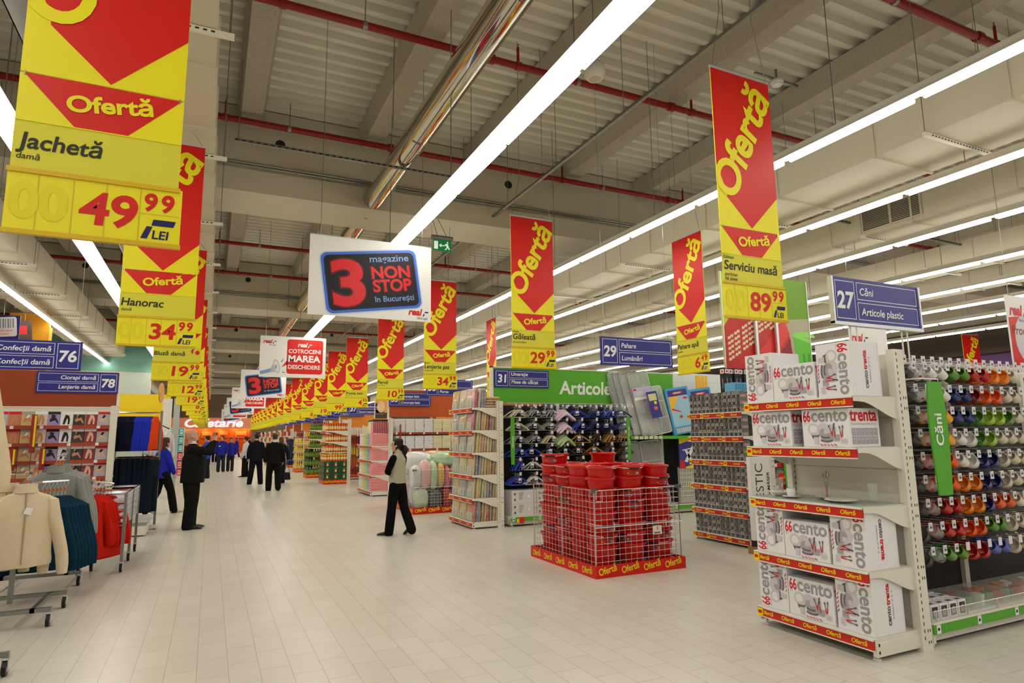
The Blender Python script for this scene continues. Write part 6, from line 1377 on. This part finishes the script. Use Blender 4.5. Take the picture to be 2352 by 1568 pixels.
def person(loc, face, H, label, cloth, legs, arms, hair='short', hairc='1e1713', bald=False, fat=1.0, pitch=0, turn=0, vox=.011, skin='c99a80', shoe='16140f', long_coat=.0, female=False, headoff=(0, 0, 0), hs=1.0, beard=None, collar=None, sleeve_len=1.0, sleeve_c=None, extra=None, vest=False, shoec=None):
    """legs: ((hip, knee, ankle, toe-yaw, heel lift) x2), arms: ((elbow, wrist, finger dir, palm normal, curl) x2) right then left;
       local +y is the way the person faces, +x their right"""
    k = H/1.75; o = tag(empty('person', loc, R(face)), label, 'person'); o.scale = (k, k, k)
    sk = mat('skin_'+skin, skin, .5, spec=.3); top = fabric(cloth[0], cloth[1], cloth[2], 30); bot = fabric(cloth[3], cloth[4], cloth[5], 40)
    sh = .165 if female else .19; shz = 1.42; HC = Vector((0, .03, 1.62))+Vector(headoff); hp = .09
    b = MB(); f = fat
    # body: trunk, neck, head, limbs and hands as one surface
    b.loft([((0, .0, .86), .13, .1*f), ((0, 0, .95), .155, .115*f), ((0, .01*f, 1.08), .135 if female else .15*f, .1*f), ((0, .01, 1.25), .15, .105*f), ((0, 0, 1.36), .165, .1), ((0, -.01, 1.44), .12, .075), ((0, -.01, 1.48), .055, .055)], sk, 18)
    b.tube([(0, -.015, 1.44), (headoff[0]*.6, .0+headoff[1]*.6, 1.53), (headoff[0], .015+headoff[1], 1.58+headoff[2])], [.06, .056*hs, .054*hs], sk, 14)
    HM = T(*HC) @ RZ(R(turn)) @ RX(R(pitch)) @ SC(hs, hs, hs)
    b.loft([((0, cy_, z), rx, ry) for z, rx, ry, cy_ in ((-.118, .022, .022, .052), (-.104, .042, .045, .04), (-.075, .056, .07, .02), (-.035, .066, .086, .006), (.01, .072, .094, 0), (.05, .074, .097, -.006), (.085, .066, .087, -.01), (.108, .046, .06, -.012), (.121, .018, .025, -.012))], sk, 20, HM)
    b.loft([((0, .088+.022*math.sin(max(0, t)*2.6), .022-.05*t), .008+.008*t, .012+.008*t) for t in (0, .25, .5, .75, 1)], sk, 10, HM)
    b.tube([HM @ Vector((-.045, .078, .036)), HM @ Vector((0, .092, .03)), HM @ Vector((.045, .078, .036))], .012, sk, 8); b.tube([HM @ Vector((-.024, .083, -.064)), HM @ Vector((0, .092, -.062)), HM @ Vector((.024, .083, -.064))], .009, sk, 8)
    for s in (-1, 1): ball(b, (s*.073, -.005, -.008), .011, .02, .031, sk, 10, HM)
    for s, (el, wr, fd, pn, cu), i in ((1, arms[0], 0), (-1, arms[1], 1)):
        S0 = Vector((s*(sh-.035), -.01, shz-.055)); limb(b, [S0, el, wr], [.05, .04, .026], sk); hand(b, wr, fd, pn, sk, cu, -s)
    for s, (hi, kn, an, ty, hl), i in ((1, legs[0], 0), (-1, legs[1], 1)): limb(b, [(s*hp, 0, .92), kn, an], [.085, .058, .04], sk)
    solid(b, 'body', o, vox, 3)
    # trousers
    b = MB(); b.loft([((0, -.005, .80), .15*max(1, f*.95), .105*f), ((0, -.005, .9), .165*max(1, f*.95), .122*f), ((0, 0, 1.0), .155*max(1, f*.97), .12*f), ((0, .005, 1.06), .148*f, .115*f)], bot, 18)
    for s, (hi, kn, an, ty, hl) in ((1, legs[0]), (-1, legs[1])):
        kn, an = Vector(kn), Vector(an); lo_ = an+(an-kn).normalized()*.035
        limb(b, [(s*hp, 0, .9), kn, lo_], [.1*f, .084*f, .08*f**.6 if not female else .082], bot)
    solid(b, 'trousers', o, vox, 3)
    # shoes
    for s, (hi, kn, an, ty, hl) in ((1, legs[0]), (-1, legs[1])):
        b = MB(); M = T(an[0], an[1], 0) @ RZ(R(ty)) @ T(0, .04, 0) @ (T(0, .14, 0) @ RX(-R(hl)) @ T(0, -.14, 0))
        m = mat('shoe_'+(shoec or shoe), shoec or shoe, .3)
        b.loft([((0, y, h/2+.004), w_, h/2, ((Vector((1, 0, 0)), Vector((0, 0, 1))))) for y, w_, h in ((-.11, .025, .05), (-.1, .036, .085), (-.06, .04, .095), (0, .043, .085), (.06, .047, .062), (.12, .046, .05), (.17, .034, .036), (.195, .014, .022))], m, 14, M)
        b.build('shoe', o, smooth=True)
    # upper garment
    b = MB(); hem = .80-long_coat if not female else .93-long_coat; bw = .185*f if not female else .168*f; bd = .135*f
    b.loft([((0, .012*f, hem), bw*1.04, bd*1.12), ((0, .012*f, hem+.1), bw*1.02, bd*1.1), ((0, .014*f, 1.08), bw*.98 if not female else bw*.9, bd*1.05), ((0, .012, 1.22), bw, bd*1.02), ((0, 0, 1.33), .195 if not female else .17, .128), ((0, -.01, 1.405), .185 if not female else .155, .105), ((0, -.01, 1.44), .13, .09), ((0, -.012, 1.478), .075, .068), ((0, -.012, 1.50), .064, .06)], top, 22)
    if not vest:
        for s, (el, wr, fd, pn, cu) in ((1, arms[0]), (-1, arms[1])):
            S0 = Vector((s*(sh-.028), -.01, shz-.045)); el, wr = Vector(el), Vector(wr); limb(b, [S0, el, el.lerp(wr, .97*sleeve_len)], [.078, .06, .047], top)
    solid(b, 'upper_garment', o, vox, 3)
    if vest:
        m2 = fabric(sleeve_c[0], sleeve_c[1], sleeve_c[1], 30)
        for s, (el, wr, fd, pn, cu) in ((1, arms[0]), (-1, arms[1])):
            b = MB(); limb(b, [Vector((s*(sh-.012), -.01, shz-.035)), Vector(el), Vector(el).lerp(Vector(wr), .93)], [.066, .055, .038], m2); solid(b, 'sleeve', o, vox, 3)
    # hair, eyes and details
    hm = mat('hair_'+hairc, hairc, .6)
    if not bald:
        b = MB(); prof = ((-.09, .052, .066, .018), (-.06, .06, .076, .014), (-.035, .066, .086, .006), (.01, .072, .094, 0), (.05, .074, .097, -.006), (.085, .066, .087, -.01), (.108, .046, .06, -.012), (.121, .018, .025, -.012))
        low = 0 if hair != 'short' else 1
        b.loft([((0, cy_-.004, z+(.008 if z > .08 else 0)), rx+.011, ry+.011) for z, rx, ry, cy_ in prof[low:]], hm, 28, HM,
               wob=lambda i, a: (-.3 if (math.sin(a) > .45 and i+low < 5) or (math.sin(a) > -.25 and i+low < 3 and hair == 'short') or (math.sin(a) > .1 and i+low < 3) else 0)+.015*math.sin(7*a+i*2))
        if hair != 'short': b.loft([((0, -.05, z), rx, .05) for z, rx in ((-.1, .055), (-.06, .07), (0, .078), (.03, .07))], hm, 16, HM)
        if hair == 'pony':
            b.loft([((x, y, z), r, r) for x, y, z, r in ((0, -.1, .01, .022), (0, -.13, -.01, .042), (.005, -.15, -.06, .056), (.005, -.145, -.12, .054), (.0, -.135, -.18, .04), (-.003, -.13, -.24, .022), (-.005, -.125, -.32, .007))], hm, 12, HM, wob=lambda i, a: .12*math.sin(4*a+i))
        if hair == 'long': b.loft([((0, -.075, z), rx, ry) for z, rx, ry in ((-.38, .05, .03), (-.3, .085, .04), (-.15, .095, .05), (-.03, .088, .06), (.05, .07, .05))], hm, 16, HM, wob=lambda i, a: .1*math.sin(5*a+i*.7))
        if hair == 'cap': b.lathe([(.084, .02), (.086, .06), (.07, .115), (.03, .135), (0, .138)], MATS['sign_navy'], 18, HM @ T(0, -.005, 0)); b.loft([((0, .1, .035), .06, .06), ((0, .11, .042), .06, .06)], MATS['sign_navy'], 14, HM)
        b.build('hair' if hair != 'cap' else 'hair_and_cap', o, smooth=True)
    e = MB()
    for s in (-1, 1): ball(e, (s*.031, .083, .012), .011, .008, .007, mat('eye_dark', '1c1512', .3), 8, HM); e.tube([HM @ Vector((s*.015, .096, .036)), HM @ Vector((s*.032, .094, .041)), HM @ Vector((s*.05, .08, .036))], .004, hm, 5)
    e.build('eyes_and_brows', o, smooth=True)
    if beard:
        q = MB(); q.loft([((0, cy_, z), rx, ry) for z, rx, ry, cy_ in ((-.124, .02, .02, .056), (-.108, .04, .042, .046), (-.085, .046, .058, .036), (-.072, .04, .05, .046))], mat('beard_'+beard, beard, .8), 16, HM); q.build('beard', o, smooth=True)
    if collar:
        c = MB().loft([((0, -.012, 1.455), .08, .078), ((0, -.01, 1.5), .068, .064), ((0, -.006, 1.53), .062, .06)], mat('shirt_'+collar, collar, .6), 18); c.build('shirt_collar', o, smooth=True)
        for s, (el, wr, fd, pn, cu) in ((1, arms[0]), (-1, arms[1])):
            el, wr = Vector(el), Vector(wr); q = MB().tube([el.lerp(wr, .9), el.lerp(wr, 1.0)], .04, mat('shirt_'+collar, collar, .6), 12); q.build('shirt_cuff', o, smooth=True)
    if extra: extra(o, HM)
    return o
def leg(s, kf=0.0, ky=0, ay=0, ax=None, lift=0, yaw=0, az=.085): return ((s*.09, 0, .92), (s*.1, ky+.02, .5+kf), (s*(ax if ax is not None else .1), ay, az+lift), yaw, 0)
STAND = (leg(1, ay=-.02), leg(-1, ay=.02))
def down(s, bend=.05): return ((s*.25, -.02, 1.14), (s*.26, bend, .89), (0, .12, -1), (-s, 0, 0), .5)
DOWN = (down(1), down(-1))
blk = ('suit_black', '141312', '1b1a18', 'trousers_black', '131211', '191816')
# the man photographing the banners
def camera_extra(o, HM):
    MB().poly([(-.02, 1.36), (.02, 1.36), (.03, 1.46), (-.03, 1.46)], paper, frame((0, .135, 0), (1, 0, 0), (0, 0, 1))).build('shirt_front', o)
    MB().tube([(.05, .1, 1.46), (.03, .15, 1.36), (0, .16, 1.28)], .008, stripy, 5).tube([(-.05, .1, 1.46), (-.03, .15, 1.36), (0, .16, 1.28)], .008, stripy, 5).build('lanyard', o)
person((-.27, 13.12, 0), -80, 1.80, 'bald man in a black suit standing and photographing with raised hands', blk,
       (((.09, 0, .92), (.1, .015, .5), (.09, -.03, .085), -8, 0), ((-.09, 0, .92), (-.1, .03, .5), (-.1, .04, .085), 4, 0)),
       (((.22, .24, 1.33), (.07, .33, 1.50), (-.12, .12, 1), (-1, .2, 0), 1.0), ((-.22, .25, 1.35), (-.06, .35, 1.51), (.12, .1, 1), (1, .2, 0), 1.0)), bald=True, fat=1.3, pitch=11, vox=.0085, headoff=(0, -.065, -.005), hs=1.08, beard='5c4236', collar='e8e6e6', hairc='3a2a20', extra=camera_extra)
tag(MB().box(-.05, .05, -.014, .014, -.032, .032, mat('camera_silver', '8f9194', .3, .7)).tube([(0, .012, 0), (0, .04, 0)], .022, black, 14).build('compact_camera', None, (.08, 13.15, 1.695), (R(15), 0, R(-80))), 'small compact camera held up by the bald man', 'camera')
# the woman with crossed arms
person((2.86, 10.46, 0), 38, 1.58, 'woman with a dark ponytail in a beige vest standing with crossed arms', ('vest_beige', 'b3ad98', 'a8a28c', 'trousers_jet', '0f0e10', '151416'),
       (((.08, 0, .92), (.1, -.07, .5), (.1, -.24, .13), -20, 26), ((-.08, 0, .92), (-.09, .06, .5), (-.08, .12, .085), 14, 0)),
       (((.22, .08, 1.16), (-.02, .2, 1.13), (-1, .1, .1), (0, -1, .2), .6), ((-.23, .06, 1.15), (.02, .17, 1.09), (1, .05, .12), (0, -1, 0), .6)), hair='pony', hairc='140f0e', female=True, turn=28, vox=.0085, vest=True, sleeve_c=('sleeve_jet', '0f0e10'), skin='d2a288', fat=.98)
# three people seen from behind
person((1.84, 21.13, 0), -2, 1.77, 'grey-haired man in a black suit walking away, nearest of the three', blk, (((.09, 0, .92), (.12, .0, .5), (.13, -.16, .14), -8, 28), ((-.09, 0, .92), (-.13, .06, .5), (-.13, .1, .085), 8, 0)), DOWN, hairc='3a3430', fat=1.15, collar='d8d8de')
person((1.52, 24.5, 0), 4, 1.80, 'man in a dark navy suit walking away on the left of the three', ('suit_navy', '15161f', '1b1c26', 'trousers_navy', '12131a', '181922'), (((.09, 0, .92), (.14, .02, .5), (.17, -.03, .085), -10, 0), ((-.09, 0, .92), (-.13, .0, .5), (-.17, .06, .085), 10, 0)), DOWN, hairc='2a1f1a', fat=1.1)
person((2.36, 24.6, 0), 0, 1.66, 'woman in dark clothes walking away on the right of the three', ('coat_dark', '1a1a22', '20202a', 'trousers_slate', '1c1e2a', '242634'), STAND, DOWN, hair='long', hairc='5a3a26', female=True)
o = tag(empty('shoulder_bag', (2.58, 24.42, .12)), 'black shoulder bag hanging low beside the woman walking away', 'bag'); MB().prism([(-.13, 0), (.13, 0), (.1, .27), (-.1, .27)], .1, mat('bag_black', '121214', .5), FRONT(0, .05, 0)).build('bag_body', o, bevel=.03); MB().tube([(-.09, 0, .27), (-.03, .05, .5), (.03, .12, .72), (.04, .1, .5), (.09, 0, .27)], .008, black, 6).build('strap', o)
# staff in blue
wk = ('work_blue', '232a86', '2a3296', 'jeans_dark', '23262e', '2c3038')
def badge(o, HM): MB().box(-.04, .04, .0, .006, -.02, .02, paper).build('name_badge', o, (.07, .148, 1.24))
person((.55, 34.86, 0), 172, 1.78, 'worker in blue with a name badge walking this way, left of the pair', wk, (((.09, 0, .92), (.1, .06, .5), (.1, .06, .085), 0, 0), ((-.09, 0, .92), (-.1, 0, .5), (-.1, -.1, .085), 0, 0)), DOWN, hairc='15110f', extra=badge, turn=-30)
person((.98, 35.2, 0), 178, 1.68, 'worker in blue and a dark cap walking this way, right of the pair', wk, STAND, DOWN, hair='cap', hairc='15110f')
person((-.08, 29.4, 0), 60, 1.76, 'worker in a bright blue polo half hidden behind the photographing man', ('polo_blue', '2c46b0', '3450c0', 'jeans_dark', '23262e', '2c3038'), STAND, DOWN, hairc='2a1f1a', sleeve_len=.05)
person((.36, 50, 0), 176, 1.78, 'man in a dark suit and tie standing before the cafe, behind the two workers', blk, STAND, DOWN, hairc='6a5440', collar='e8e6e6')
# woman in blue stepping out from the jeans
person((-.9, 16.1, 0), -58, 1.66, 'long-haired woman in a blue jacket striding beside the hanging jeans', ('jacket_cobalt', '24289a', '2c30aa', 'trousers_black', '131211', '191816'), (((.08, 0, .92), (.09, .16, .52), (.08, .26, .085), 0, 0), ((-.08, 0, .92), (-.09, -.06, .5), (-.09, -.28, .12), 0, 20)), (((.2, .06, 1.14), (.18, .16, .92), (0, .4, -1), (-1, 0, 0), .5), ((-.2, -.1, 1.15), (-.2, -.06, .92), (0, .1, -1), (1, 0, 0), .5)), hair='long', hairc='3a2618', female=True, vox=.0095, shoec='c8b8b0', long_coat=.12)
# far figures near the cafe
person((2.2, 62, 0), -120, 1.72, 'distant worker in blue walking to the right before the red cafe counter', wk, (((.09, 0, .92), (.1, .2, .52), (.1, .3, .085), 0, 0), ((-.09, 0, .92), (-.1, -.1, .5), (-.1, -.34, .14), 0, 25)), DOWN, hairc='15110f', vox=.014)
person((3.35, 64, 0), -100, 1.74, 'distant person in dark clothes and red trousers by the cafe counter', ('dark_top', '2a1c20', '322226', 'trousers_red', '8a1a1c', '9a2224'), (((.09, 0, .92), (.1, .15, .52), (.1, .2, .085), 0, 0), ((-.09, 0, .92), (-.1, -.1, .5), (-.1, -.25, .12), 0, 20)), DOWN, hairc='4a2a20', vox=.014)
person((1.42, 29.5, 0), 60, 1.7, 'person in a white top partly hidden left of the three walking away', ('top_white', 'c8c6cc', 'd6d4da', 'trousers_black', '131211', '191816'), STAND, (((.22, .1, 1.16), (.2, .3, 1.05), (0, 1, .1), (-1, 0, 0), .6), down(-1)), hairc='2a1f1a', vox=.014)
